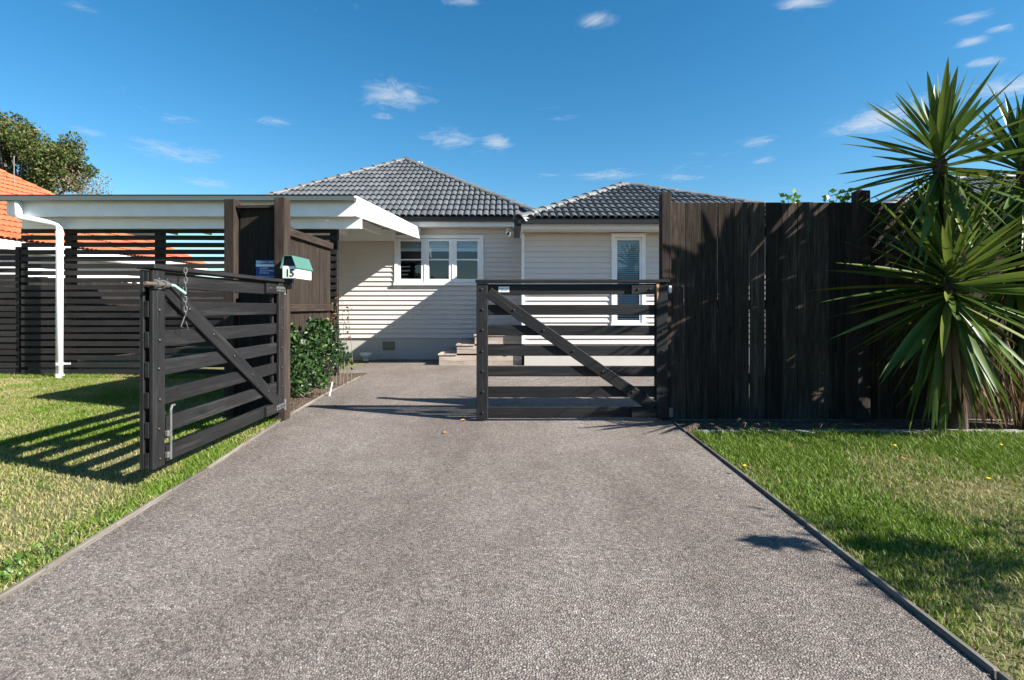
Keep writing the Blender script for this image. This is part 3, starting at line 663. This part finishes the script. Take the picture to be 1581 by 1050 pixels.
# ------------------------------------------------------------ gates
_bolt = None
def bolt(parent, p, r=.011):
    global _bolt
    if _bolt is None:
        k = MB(); k.tube([(0,0,0),(0,.005,0),(0,.009,0)],[1.,1.,.6],8); _bolt = mesh('bolt', [Vector((v.x*.011,v.y,v.z*.011)) for v in k.v], k.f, M['bolt'])
    place(bpy.data.objects.new('bolt', _bolt), parent, Matrix.Translation(p))
def gate(label, loc, rotz, z0, ztop, tilt=0):
    L = 1.765; g = bpy.data.objects.new('farm_gate', None); g.empty_display_size = .1; place(g, None, Matrix.Identity(4)); tag(g, label, 'gate', 'pair of black timber driveway gates')
    g.matrix_basis = Matrix.Translation(loc) @ Matrix.Rotation(rotz,4,'Z') @ Matrix.Rotation(tilt,4,'Y')
    sw = .105; n = 7; rh = .097; zt = ztop-.03; sp = (zt-.012-rh-z0)/(n-1); zc = [z0+rh/2+i*sp for i in range(n)]
    for z in zc: board('rail', g, (.0,random.uniform(-.002,.002),z+random.uniform(-.003,.003)), (L,random.uniform(-.002,.002),z+random.uniform(-.003,.003)), rh+random.uniform(-.002,.002), .03, M['gate'], bev=.004)
    for s in (-1,1):
        for x in (sw/2, L-sw/2): board('stile', g, (x,s*.0285,z0-.006), (x,s*.0285,zt-.004), sw, .026, M['gate'], up=(1,0,0), bev=.004)
    board('cap_rail', g, (-.012,0,ztop-.014), (L+.01,0,ztop-.014), .028, .115, M['gate'], bev=.005)
    a = Vector((sw+.005,.0285,zc[0]+.04)); b = Vector((L-sw-.0,.0285,zc[-1]-.025)); board('brace', g, a+(a-b).normalized()*-.02, b, .105, .027, M['gate'], bev=.004)
    for x0_ in (zc[0], zc[-1]): board('packer', g, (sw+.002,.028,x0_), (sw+.23,.028,x0_), rh*.92, .025, M['gate'], bev=.004)
    for z in zc:
        for x in (sw*.5, L-sw*.5): bolt(g, (x+random.uniform(-.006,.006),.0415,z+random.uniform(-.005,.005)))
    for i in range(n):
        z = zc[i]; f = (z-a.z)/(b.z-a.z)
        if .02 < f < .98: p = a+(b-a)*f; bolt(g, (p.x,.042,p.z))
    for z in (zc[-1], zc[-1]-.004): pass
    for x in (sw+.06, sw+.17): bolt(g, (x,.0405,zc[-1]))
    return g, zc, L, sw
gr, zc, L, sw = gate('closed black timber farm gate across the right half of the driveway', (PX(1029,4.85),4.85,0), math.pi, .004, 1.283)
# torn stile edge, hinge fittings, small notice
k = MB(); zt = 1.235
k.add([(sw-.028,.0418,zt+.03),(sw+.004,.0418,zt+.035),(sw+.006,.0418,zt-.06),(sw-.006,.0418,zt-.15),(sw-.018,.0418,zt-.09),(sw-.024,.046,zt-.02),(sw-.002,.05,zt-.02),(sw-.008,.047,zt-.1)],
      [(0,5,6,1),(1,6,2),(5,4,7,6),(6,7,2),(7,3,2),(4,3,7),(0,4,5)]); o = k.build('torn_wood', M['splint'], gr); o['label'] = 'splintered bare orange wood on the stile'
for z in (zc[0],): MB().box(-.055,-.012,-.03,.03,z-.045,z+.045).build('hinge_bracket', M['galv'], gr, bev=.006)
MB().box(-.045,-.014,-.03,.02,zc[-1]-.03,zc[-1]+.035).build('hinge_bracket', M['pvc'], gr, bev=.006)
sx_ = L-(PX(777,4.85)-PX(735,4.85)); nb = MB().box(sx_-.05,sx_+.05,.0155,.0175,zc[-1]-.025,zc[-1]+.026).build('notice', M['pvc'], gr); nb['label'] = 'small white notice with two lines of print'
greyink = plain('faded_print', (.30,.32,.33), .7)              # two unreadable lines of faded print
for wds, dz in (((-.042,-.034),(-.030,.004),(.010,.020),(.026,.042)), .009), (((-.028,-.004),(.002,.030)), -.010):
    for a_, b_ in wds: MB().box(sx_-b_,sx_-a_,.0176,.0179,zc[-1]+dz-.0035,zc[-1]+dz+.0035).build('notice_print', greyink, nb)
gl, zl, L, sw = gate('open black timber farm gate swung out over the left lawn', (-2.15,4.83,0), -math.pi/2, .075, 1.283, R(0))
for z in (zl[0], zl[-1]):
    MB().box(-.03,.16,.041,.047,z-.022,z+.022).build('hinge_strap', M['galv'], gl, bev=.002); MB().tube([(-.03,.03,z-.05),(-.03,.03,z+.05)],.014,10).build('hinge_pin', M['galv'], gl)
    for x in (.02,.08,.14): bolt(gl, (x,.047,z))
zb = 1.165                                                   # slide bolt across the free stile
MB().tube([(L+.10,.062,zb),(L-.12,.062,zb)],.011,10).build('slide_bolt', M['rust'], gl)
MB().box(L-.10,L+.0,.0425,.048,zb-.028,zb+.028).tube([(L-.02,.062,zb),(L+.01,.062,zb)],.020,12).tube([(L-.095,.062,zb),(L-.06,.062,zb)],.020,12).build('bolt_keeper', M['galv'], gl)
hd = MB().tube([(L-.12,.062,zb),(L-.15,.068,zb-.004),(L-.23,.085,zb-.05)],.0095,8).build('bolt_handle', plain('green_sleeve',(.25,.45,.36),.5), gl); hd['label'] = 'pale green handle of the slide bolt'
xb_ = L-sw+.0-.02                                            # drop bolt low on the free stile
MB().tube([(xb_,.062,.10),(xb_,.062,.40),(xb_-.012,.062,.425),(xb_-.035,.062,.425)],.008,8).build('drop_bolt', M['galv'], gl)
for z in (.13,.26): MB().box(xb_-.002,xb_+.03,.0425,.066,z-.018,z+.018).build('bolt_keeper', M['galv'], gl, bev=.004)
# chain hanging from the top of the open gate
cx_, cy_ = -2.15+.075, 4.83-1.765+.245
ch = thing('chain', (cx_,cy_,.93), 'galvanised chain hanging from the top of the open gate', 'chain')
def link(h, w, r):
    k = MB(); pts = []
    for i in range(13):
        a = 2*math.pi*i/12; pts.append((w*math.sin(a), 0, (h-w)*(1 if math.cos(a) > .01 else -1 if math.cos(a) < -.01 else 0)+w*math.cos(a)))
    k.tube(pts, r, 6, False); return mesh('link', k.v, k.f, M['galv'], True)
lm = link(.018,.0085,.0026); z = 1.262
for i in range(10):
    o = bpy.data.objects.new('link', lm); place(o, ch, Matrix.Translation((cx_+.004*math.sin(i),cy_+.003*math.cos(i*2),z)) @ Matrix.Rotation(R(35+90*(i%2)),4,'Z')); z -= .0305
k = MB().tube([(cx_,cy_+.0,z+.02),(cx_-.004,cy_-.035,z-.05),(cx_+.002,cy_+.03,z-.075),(cx_+.002,cy_+.005,z-.02)],.0035,6).build('hook', M['galv'], ch)
# hook on the fence by the closed gate
hx = PX(1054,4.9); t = thing('gate_hook', (hx,4.9,1.05), 'galvanised gate hook hanging on the fence beside the closed gate', 'hook')
MB().tube([(hx,4.914,1.225),(hx,4.88,1.225)],.012,8).build('eye', M['galv'], t); MB().tube([(hx-.02,4.885,1.23),(hx+.004,4.885,1.22),(hx+.004,4.885,1.06),(hx+.012,4.885,1.045)],.006,8).build('rod', M['galv'], t)

# ------------------------------------------------------------ letterbox and sign
bx0, bx1, by0, by1 = -2.105, -1.978, 4.78, 5.14; bz0, bz1 = PZ(430,4.8), PZ(411,4.8)
mb = thing('letterbox', (-2.04,4.95,bz0), 'white letterbox with green roof and number 15 on the gate post', 'letterbox')
body = MB().box(bx0,bx1,by0,by1,bz0,bz1).build('body', M['pvc'], mb, bev=.003)
xm = (bx0+bx1)/2; e = .012; zr = PZ(395,4.8)
k = MB(); prof = [(bx0-e,bz1-.018),(bx0+.018,zr),(bx1-.03,zr),(bx1+e,bz1-.018)]
v = []
for y in (by0-.022, by1+.015): v += [(x,y,z) for x,z in prof]
k.add(v, [(0,4,5,1),(1,5,6,2),(2,6,7,3)]); v2 = [(x*1+(.004 if x < xm else -.004), y, z-.005) for x,y,z in v]; k.add(v2, [(0,1,5,4),(1,2,6,5),(2,3,7,6)])
for a_ in (0,): k.add([v[0],v[1],v[2],v[3],v2[3],v2[2],v2[1],v2[0]], [(0,1,6,7),(1,2,5,6),(2,3,4,5)])
k.build('roof', M['mgreen'], mb)
MB().add([(bx0-.004,by0+.012,bz1-.01),(bx1+.004,by0+.012,bz1-.01),(bx1-.034,by0+.012,zr-.007),(bx0+.022,by0+.012,zr-.007)],[(0,1,2,3)]).build('gable_dark_panel', M['black'], mb)  # black panel standing in for the dark inside the open gable
st = MB().box(bx0+.018,bx0+.068,by0-.0012,by0-.0002,bz0+.008,bz1-.03).build('number_sticker', M['sticker'], body)
text_mesh('number', '1', .098, M['ink'], body, Matrix.Translation((bx0+.047,by0-.002,bz0+.046)) @ FRONT, depth=.0006); text_mesh('number', '5', .098, M['ink'], body, Matrix.Translation((bx0+.088,by0-.002,bz0+.046)) @ FRONT, depth=.0006)
MB().box(-2.085,-2.035,4.83,4.87,bz0-.09,bz0-.001).build('bracket', M['black'], mb, bev=.003)
sy = 4.965; s0, s1, sz0, sz1 = PX(395,sy), PX(425.5,sy), PZ(429,sy), PZ(401.5,sy)
sg = thing('security_sign', ((s0+s1)/2,sy,sz0), 'small blue security company sign fixed beside the gate post', 'sign')
MB().box(s0,s1,sy,sy+.006,sz0,sz1).build('plate', M['blue'], sg)
hsg = sz1-sz0; wsg = s1-s0; xc = (s0+s1)/2
MB().box(s0+.001,s1-.001,sy-.001,sy-.0002,sz1-hsg*.37,sz1-hsg*.24).build('band', M['pvc'], sg)
MB().box(s0+.001,s0+wsg*.27,sy-.001,sy-.0002,sz1-hsg*.235,sz1-.003).build('panel', M['sky_blue'], sg)
def sgt(s, size, x, z, mat, ax='LEFT'): text_mesh('sign_print', s, size, mat, sg, Matrix.Translation((x,sy-.0016,z)) @ FRONT, ax, .0004)
sgt('BAY', .034, s0+.004, sz1-hsg*.125, M['pvc']); sgt('SECURITY', .0335, s0+wsg*.30, sz1-hsg*.125, M['pvc'])
for i,s in enumerate(('ALARMS','MONITORING','PATROLS')): sgt(s, .022, s0+wsg*.2, sz1-hsg*(.47+.135*i), M['pvc'])
for a_, b_ in ((.06,.10),(.13,.28),(.30,.46),(.48,.58),(.62,.74),(.77,.93)): MB().box(s0+wsg*a_,s0+wsg*b_,sy-.0012,sy-.0004,sz0+hsg*.055,sz0+hsg*.095).build('fine_print', M['sky_blue'], sg)

# ------------------------------------------------------------ yuccas
def yleaf(kind):
    st = [0,.06,.18,.35,.55,.75,.9,1]; wd = [.55,.62,.85,1,.95,.68,.34,.02]; sag = [.0,.05,.13][kind]; v = []; f = []
    for s, w in zip(st, wd):
        hw = .027*w; z = -sag*s*s; v += [(s,-hw,z+.010*w),(s,0,z-.006*w),(s,hw,z+.010*w)]
    for i in range(len(st)-1):
        a = i*3; f += [(a,a+1,a+4,a+3),(a+1,a+2,a+5,a+4)]
    return v, f
_yl = {}
def yucca(label, base, heads, seed, group='yuccas along the fence', skirt=0):
    """heads: (centre, leaf length, count, lowest elevation)"""
    r = random.Random(seed); t = thing('yucca', base, label, 'yucca', group); base = Vector(base)
    def leaf(p, az, el, l, mt, kind):
        key = (kind, mt.name)
        if key not in _yl: _yl[key] = mesh('leaf', *yleaf(kind), mt, True)
        X = Vector((math.cos(az)*math.cos(el),math.sin(az)*math.cos(el),math.sin(el))); side = Vector((0,0,1)).cross(X).normalized(); Z = X.cross(side)
        Mx = Matrix((X,side,Z)).transposed().to_4x4(); Mx.translation = p+X*.03
        place(bpy.data.objects.new('leaf', _yl[key]), t, Mx @ Matrix.Rotation(r.uniform(-.5,.5),4,'X') @ Matrix.Diagonal((l,r.uniform(.75,1.2),l*(r.uniform(.3,1.5) if kind else 1),1)))
    for c, ln, n, lo, bias in heads:
        c = Vector(c); mid = (base+c)/2+Vector((r.uniform(-.06,.06),r.uniform(-.04,.04),0))
        MB().tube([base+Vector((0,0,-.05)),mid,c+Vector((0,0,-.05)),c+Vector((0,0,.08))],[.08,.058,.05,.02],9).build('trunk', M['ytrunk'], t)
        for i in range(n):
            q = (i+.5)/n; el = R(87-(87-lo)*q**.9)+r.gauss(0,.10); az = i*2.39996+r.uniform(-.3,.3)
            kind = r.choice((0,0,1)) if el > .5 else (1 if el > -.3 else r.choice((1,2,2))); mt = M['yucca']
            if r.random() < .2: mt = M['yucca2']
            if el < R(lo)+.25 and r.random() < .2: mt = M['dead']
            leaf(c+Vector((0,0,.14-.42*q)), az, el, ln*r.uniform(.72,1.14)*(.7+.3*min(1,q*3)), mt, kind)
        for i in range(skirt):
            f = r.uniform(.35,.9); p = base+(c-base)*f; el = R(r.uniform(-84,-45)); leaf(p, r.uniform(0,6.28), el, min(r.uniform(.45,.75), (p.z+.06)/max(.2,-math.sin(el))), r.choice((M['dead'],M['yucca'],M['yucca'])), r.choice((1,2)))
    return t
def hd(px, py, d): return (PX(px,d), d, PZ(py,d))
yucca('tall yucca with a spiky head above the fence top', (PX(1476,4.6),4.6,-.04), [(hd(1451,243,4.32), .73, 124, -70, 0)], 3, skirt=22)
yucca('low yucca with drooping dark leaves in front of the fence', (PX(1478,4.5),4.5,-.04), [(hd(1466,432,4.22), .93, 205, -76, 0)], 5, skirt=40)
yucca('yucca with yellowing upright leaves at the right edge', (PX(1585,4.62),4.62,-.04), [(hd(1580,262,4.45), .78, 100, -64, 0),(hd(1568,385,4.6), .7, 80, -60, 0)], 9, skirt=30)
yucca('yucca just out of frame beyond the right edge', (4.75,4.45,-.04), [((5.0,4.1,2.75), .8, 34, -40, 0)], 12)
# skirt of dead leaves under the right yucca
t = thing('dead_leaf_skirt', (PX(1545,4.5),4.5,-.04), 'clump of dry brown hanging leaves beneath the right hand yucca', 'dead leaves'); r = random.Random(4)
m1 = mesh('dead_leaf', *yleaf(2), M['dead'], True)
for i in range(130):
    p = Vector((PX(1553,4.5)+r.gauss(0,.13),4.5+r.gauss(0,.08),r.uniform(.25,.75))); az = r.uniform(0,6.28); el = R(r.uniform(-88,-62))
    X = Vector((math.cos(az)*math.cos(el),math.sin(az)*math.cos(el),math.sin(el))); s_ = Vector((0,0,1)).cross(X).normalized(); Z = X.cross(s_); Mx = Matrix((X,s_,Z)).transposed().to_4x4(); Mx.translation = p
    l = min(r.uniform(.3,.55), p.z*.98+.02); place(bpy.data.objects.new('dead_leaf', m1), t, Mx @ Matrix.Diagonal((l,.28,l*.5,1)))

# ------------------------------------------------------------ foliage: leaf clouds
def leaf_cloud(name, mat, parent, centres, per, spread, size, cols, seed, flat=.5, org=None):
    """small folded leaf faces spread through clumps; one mesh"""
    r = np.random.default_rng(seed); C = np.repeat(np.array([c[:3] for c in centres]), per, 0); S = np.repeat(np.array([c[3] for c in centres]), per)
    n = len(C); dvec = r.normal(size=(n,3)); dvec /= np.linalg.norm(dvec,axis=1)[:,None]; rad = r.random(n)**.45
    P = C+dvec*(rad*S*spread)[:,None]*np.array([1,1,.85])
    ax = dvec*.6+r.normal(size=(n,3))*.6+np.array([0,0,flat]); ax /= np.linalg.norm(ax,axis=1)[:,None]
    tm = r.normal(size=(n,3)); sd = np.cross(ax,tm); sd /= np.linalg.norm(sd,axis=1)[:,None]; nm = np.cross(ax,sd)
    l = size*r.uniform(.65,1.25,n)[:,None]; w = l*.27
    V = np.stack([P, P+ax*l*.5+sd*w+nm*l*.08, P+ax*l, P+ax*l*.5-sd*w+nm*l*.08],1).reshape(-1,3); i = np.arange(n)*4
    T = np.concatenate([np.stack([i,i+1,i+2],1), np.stack([i,i+2,i+3],1)])
    ca = np.array(cols); u = r.integers(0,len(ca),n); c = ca[u]*r.uniform(.75,1.25,n)[:,None]; c = np.repeat(c,4,0)
    o0 = W[parent].to_translation(); V = V-np.array(o0)
    return place(bpy.data.objects.new(name, npmesh(name, V, T, mat, c)), parent, Matrix.Translation(o0))
def shrub(label, x, y, h, rad, seed):
    r = random.Random(seed); t = thing('shrub', (x,y,gz(y)), label, 'shrub', 'glossy shrubs along the bed'); cs = []
    for i in range(34):
        a = r.uniform(0,6.28); q = r.random()**.6*rad; z = .10+r.random()*(h-.14); q *= (1-.45*abs(z/h-.5)); cs.append((x+math.cos(a)*q, y+math.sin(a)*q, z, r.uniform(.07,.12)))
    for i in range(5): a = r.uniform(0,6.28); cs.append((x+math.cos(a)*rad*.5, y+math.sin(a)*rad*.5, h+r.uniform(0,.06), .045))
    for c in cs[::3]: MB().tube([(x+r.uniform(-.05,.05),y+r.uniform(-.05,.05),gz(y)),((x+c[0])/2,(y+c[1])/2,c[2]*.45),c[:3]],[.009,.006,.003],5).build('stem', M['bark'], t)
    leaf_cloud('foliage', M['shrub'], t, cs, 46, 1., .058, [(.014,.038,.010),(.022,.056,.014),(.038,.08,.02),(.018,.045,.016),(.065,.11,.03)], seed, .45)
shrub('glossy dark green shrub nearest the gate post', -2.43, 5.55, .62, .24, 1); shrub('glossy dark green shrub in the middle of the bed', -2.46, 6.15, .74, .28, 2); shrub('glossy dark green shrub at the house end of the bed', -2.47, 6.85, .78, .31, 3)
# thin brown climber with few leaves up the fence end
t = thing('dry_climber', (-2.36,7.3,gz(7)), 'thin climber with reddish leaves by the fence end', 'climber'); cs = []
for i in range(6):
    x = -2.45+.05*i; z = .55+.12*((i*5)%4); MB().tube([(x,7.1,-.05),(x+.02,7.12,z*.5),(x-.03,7.1,z+.3)],[.006,.004,.002],5).build('stem', M['bark'], t); cs += [(x-.02,7.1,z+.1,.06),(x-.03,7.1,z+.28,.05)]
leaf_cloud('foliage', M['shrub'], t, cs, 5, 1.2, .05, [(.20,.12,.04),(.09,.11,.03),(.25,.10,.04)], 6)
t = thing('plant_stake', (PX(508,6.2),6.2,gz(6)), 'short white stake leaning in the shrub bed', 'stake'); o_ = PX(508,6.2)
MB().tube([(o_,6.2,-.04),(o_+.03,6.22,.12)],.009,8).build('shaft', M['pvc'], t); MB().tube([(o_+.03,6.22,.12),(o_+.032,6.222,.135)],[.011,.006],8).build('tip', M['pvc'], t)
# vine tips over the right fence
def vine(label, px, py, n, seed):
    r = random.Random(seed); x = PX(px,5.0); z = PZ(py,5.0); t = thing('vine_shoot', (x,5.0,2.0), label, 'vine', 'vine shoots over the fence')
    for i in range(n):
        x1 = x+r.uniform(-.14,.14); z1 = z+r.uniform(-.06,.05); MB().tube([(x,5.03,1.9),(x1,5.0,z1)],[.004,.002],5).build('shoot', M['vine'], t)
        for j in range(4):
            a = r.uniform(0,6.28); d = Vector((math.cos(a),r.uniform(-.6,.3),math.sin(a)*.7+.2)).normalized(); p = Vector((x1,5.0,z1))-Vector((0,0,.03*j)); s_ = d.cross(Vector((0,1,0.2))).normalized(); l = r.uniform(.05,.08)
            MB().add([p,p+d*l*.45+s_*l*.32,p+d*l,p+d*l*.45-s_*l*.32],[(0,1,2,3)]).build('leaf', M['vine'], t)
vine('small vine shoot above the middle of the right fence', 1229, 304, 3, 1); vine('vine leaves beside the thick fence post', 1286, 303, 5, 2); vine('topmost vine sprig against the thick fence post', 1318, 294, 3, 5)

# ------------------------------------------------------------ neighbours and trees
nh = thing('orange_roofed_house', (-14,14,gz(14)), 'neighbouring white house with orange tiled roof beyond the carport', 'house')
ze = 2.6; xe = -11.7; yn, yf = 3., 20.; wq = 4.2; zr = ze+wq*.64
MB().box(xe-8,xe-.5,yn+.5,yf-.5,-.2,ze).build('wall', M['stucco'], nh)
MB().box(xe-.03,xe+.0,yn,yf,ze-.22,ze+.0).box(xe-.5,xe-.03,yn,yf,ze-.22,ze-.2).build('fascia', M['white'], nh)
MB().box(xe-.51,xe-.47,12.,13.4,1.0,2.1).build('window', M['white'], nh)
rfo = MB().add([(xe,yn,ze),(xe,yf,ze),(xe-wq,yf-wq,zr),(xe-wq,yn+wq,zr)],[(0,1,2,3)]).add([(xe,yf,ze),(xe-2*wq,yf,ze),(xe-wq,yf-wq,zr)],[(0,1,2)]).add([(xe-2*wq,yf,ze),(xe-2*wq,yn,ze),(xe-wq,yn+wq,zr),(xe-wq,yf-wq,zr)],[(0,1,2,3)]).build('roof', M['terra'], nh)
_h = house; 
Un = Vector((0,1,0)); Vn = Vector((-1,0,.64)).normalized(); sl_ = wq*math.sqrt(1+.64**2); ly = yf-8.5
tiled(rfo, Vector((xe,8.5,ze))+Un.cross(Vn)*.012, Un, Vn, [(0,0),(ly,0),(ly-wq,sl_),(0,sl_)], .30, .33, M['terra'], 300)
caps(rfo, (xe,yf,ze), (xe-wq,yf-wq,zr), Un.cross(Vn), (0,.5,.8), M['terra'], False, .38)
MB().tube([(-14.9,15.6,4.4),(-14.9,15.6,5.55)],.012,6).build('aerial_mast', M['galv'], nh)
rn = thing('grey_roofed_house', (11,13,gz(14)), 'neighbouring grey roofed house glimpsed behind the yuccas', 'house')
a1 = (12.1,14,4.5); fl = (8.0,12,3.1)
MB().box(8.5,20,12.5,20,-.2,3.05).build('wall', M['board'], rn); MB().box(8.,20,12.0,12.04,2.92,3.1).build('fascia', M['white'], rn)
rr_ = MB().add([fl,(20,12,3.1),(18,14,4.5),a1],[(0,1,2,3)]).add([(8.,20,3.1),fl,a1,(12.1,18,4.5)],[(0,1,2,3)]).build('roof', M['tile'], rn)
U2 = Vector((1,0,0)); V2 = Vector((0,2,1.4)).normalized(); s2 = math.hypot(2,1.4)
tiled(rr_, Vector(fl)+U2.cross(V2)*.012, U2, V2, [(0,0),(5.5,0),(5.5,s2),(4.1,s2)], .28, .316, M['tile'], 200); caps(rr_, fl, a1, U2.cross(V2), (-.4,0,.9), M['cap'], False); caps(rr_, a1, (18,14,4.5), U2.cross(V2), (0,0,1), M['cap'], False)
def tree(label, base, trunk_h, clumps, per, size, cols, seed, spread=1., name='tree', bark='bark', r0=.22):
    r = random.Random(seed); t = thing(name, base, label, 'tree'); b = Vector(base); top_ = b+Vector((0,0,trunk_h)); MB().tube([b-Vector((0,0,.2)),b+Vector((.05,0,trunk_h*.5)),top_],[r0,r0*.75,r0*.55],10).build('trunk', M[bark], t)
    k = MB()
    for c in clumps:
        c0 = Vector(c[:3]); m_ = (top_+c0)/2+Vector((r.uniform(-.2,.2),r.uniform(-.2,.2),-.15)); k.tube([top_-Vector((0,0,.1)),m_,c0],[r0*.32,r0*.18,r0*.05],6)
    k.build('limbs', M[bark], t); leaf_cloud('crown', M['treeleaf'], t, clumps, per, spread, size, cols, seed, .3)
r = random.Random(2); D = 24.; cl = []
def blob(px, py, rad, n, D):
    out = []
    for i in range(n): a = r.uniform(0,6.28); q = rad*r.random()**.5; out.append((PX(px+q*math.cos(a),D), D+r.uniform(-1.2,1.2), PZ(py+q*math.sin(a),D), r.uniform(.35,.65)))
    return out
cl = blob(8,235,45,13,D)+blob(10,200,20,4,D)+blob(55,235,45,17,D)+blob(95,245,28,8,D)+blob(50,275,50,14,D)+blob(100,265,25,6,D)+blob(-50,240,60,18,D)
tree('leafy green tree behind the orange roofed house', (PX(40,D),D,gz(24)), 5.2, cl, 420, .135, [(.05,.085,.018),(.075,.11,.025),(.12,.13,.035),(.035,.06,.015),(.17,.15,.06)], 21)
cl = blob(125,285,22,9,25.)+blob(138,290,14,4,25.)
tree('sparse pale tree beside the leafy tree on the left', (PX(122,25.),25.,gz(24)), 5.0, cl, 110, .11, [(.20,.17,.11),(.13,.13,.06),(.26,.22,.15)], 22, 1.1, r0=.12)
# a small street tree out of frame to the right whose shade lies on the lawn
cl = []
for i in range(22): cl.append((4.75+r.uniform(-.6,1.0), 1.0+r.uniform(-.4,.42), 1.8+r.uniform(-.4,.5), r.uniform(.12,.24)))
cl += [(3.58,1.41,1.7,.02),(3.70,1.40,1.7,.045),(3.98,1.36,1.7,.012)]
tree('small street tree standing on the verge right of the camera', (5.1,.9,gz(0)), 1.3, cl, 40, .075, [(.04,.09,.02),(.07,.12,.03)], 31, 1., r0=.05)

# ------------------------------------------------------------ fallen leaves
r = random.Random(9)
fm = mesh('fallen_leaf', [(0,0,0),(.02,.016,.006),(.055,.002,.002),(.022,-.014,.008)], [(0,1,2,3)], M['fallen'])
for px, py in ((738,600),(708,588),(560,568),(940,598),(720,650),(513,628),(690,668),(735,575),(748,578),(570,560),(592,563),(540,575)):
    if py < 570: d = 9.6
    else: d = 1.06*F/(py-474)
    o = place(bpy.data.objects.new('fallen_leaf', fm), None, Matrix.Translation((PX(px,d),d,gz(d)+.018)) @ Matrix.Rotation(r.uniform(0,6.28),4,'Z') @ Matrix.Scale(r.uniform(.9,1.6),4)); tag(o, 'dry orange leaf lying on the driveway chips', 'leaf', 'dry leaves on the driveway')
for px, py in ((1330,693),(1222,690),(1394,706)):
    d = 1.04*F/(py-474); o = place(bpy.data.objects.new('fallen_leaf', fm), None, Matrix.Translation((PX(px,d),d,gz(d)+.03)) @ Matrix.Rotation(r.uniform(0,6.28),4,'Z') @ Matrix.Scale(1.2,4)); tag(o, 'dry leaf lying in the grass of the right lawn', 'leaf', 'dry leaves on the right lawn')

# ------------------------------------------------------------ street behind the camera, seen in the glass; hedge added to dim sky light
tag(place(bpy.data.objects.new('road', mesh('road', [(-80,-10.5,-.03),(80,-10.5,-.03),(80,-4.2,-.03),(-80,-4.2,-.03)], [(0,1,2,3)], plain('asphalt',(.05,.05,.052),.9,nvar=.2,bump=.4))), None, Matrix.Identity(4)), kind='structure')
hg = thing('added_hedge', (0,-13,-.04), 'unseen dark hedge across the street, added to dim the sky light', 'hedge'); r = random.Random(77)
cs = [(r.uniform(-26,26), -13+r.uniform(-.7,.7), r.uniform(.2,2.4), r.uniform(.5,.8)) for i in range(300)]
leaf_cloud('foliage', M['treeleaf'], hg, cs, 60, 1., .32, [(.03,.055,.015),(.045,.07,.02),(.025,.04,.012)], 78, .3)
MB().box(-26,26,-13.5,-12.6,-.1,2.3).build('hedge_core', M['bark'], hg)
# dandelions
r = random.Random(15); dm = MB().lathe((0,0,0),[(0,.0),(.010,.003),(.013,.007),(.008,.010),(0,.011)],8); ym = plain('dandelion_yellow',(.75,.50,.02),.7); dmm = mesh('flower', dm.v, dm.f, ym)
for q, (px, py, wh) in enumerate(((1380,692,'left one of two yellow dandelions in the long grass'),(1544,691,'right one of two yellow dandelions in the long grass'),(1148,724,'yellow dandelion near the driveway edge on the right lawn'),(1524,744,'yellow dandelion in the dry patch of the right lawn'))):
    d = 1.02*F/(py-474); x = PX(px,d); t = thing('dandelion', (x,d,-.04), wh, 'flower', 'dandelions in the lawn')
    MB().tube([(x,d,-.04),(x+.004,d,.028)],.0015,5).build('stalk', M['vine'], t); place(bpy.data.objects.new('flower', dmm), t, Matrix.Translation((x+.004,d,.026)))

# broad-leaved weeds in the near corner of the left lawn
t = thing('broadleaf_weeds', (-1.95,2.05,-.04), 'patch of broad leaved weeds in the near left corner of the lawn', 'weeds'); r = random.Random(3)
cs = [(-1.93-abs(r.gauss(0,.12)), 2.0+r.gauss(0,.16), -.03+r.uniform(0,.015), .05) for i in range(34)]
leaf_cloud('foliage', M['shrub'], t, cs, 22, 1., .024, [(.06,.13,.02),(.09,.17,.025),(.05,.10,.02)], 5, .7)
k = MB()
for c in cs[:12]: k = MB().tube([(c[0],c[1],-.045),(c[0]+.01,c[1],c[2]+.01)],.002,5); k.build('stem', M['vine'], t)
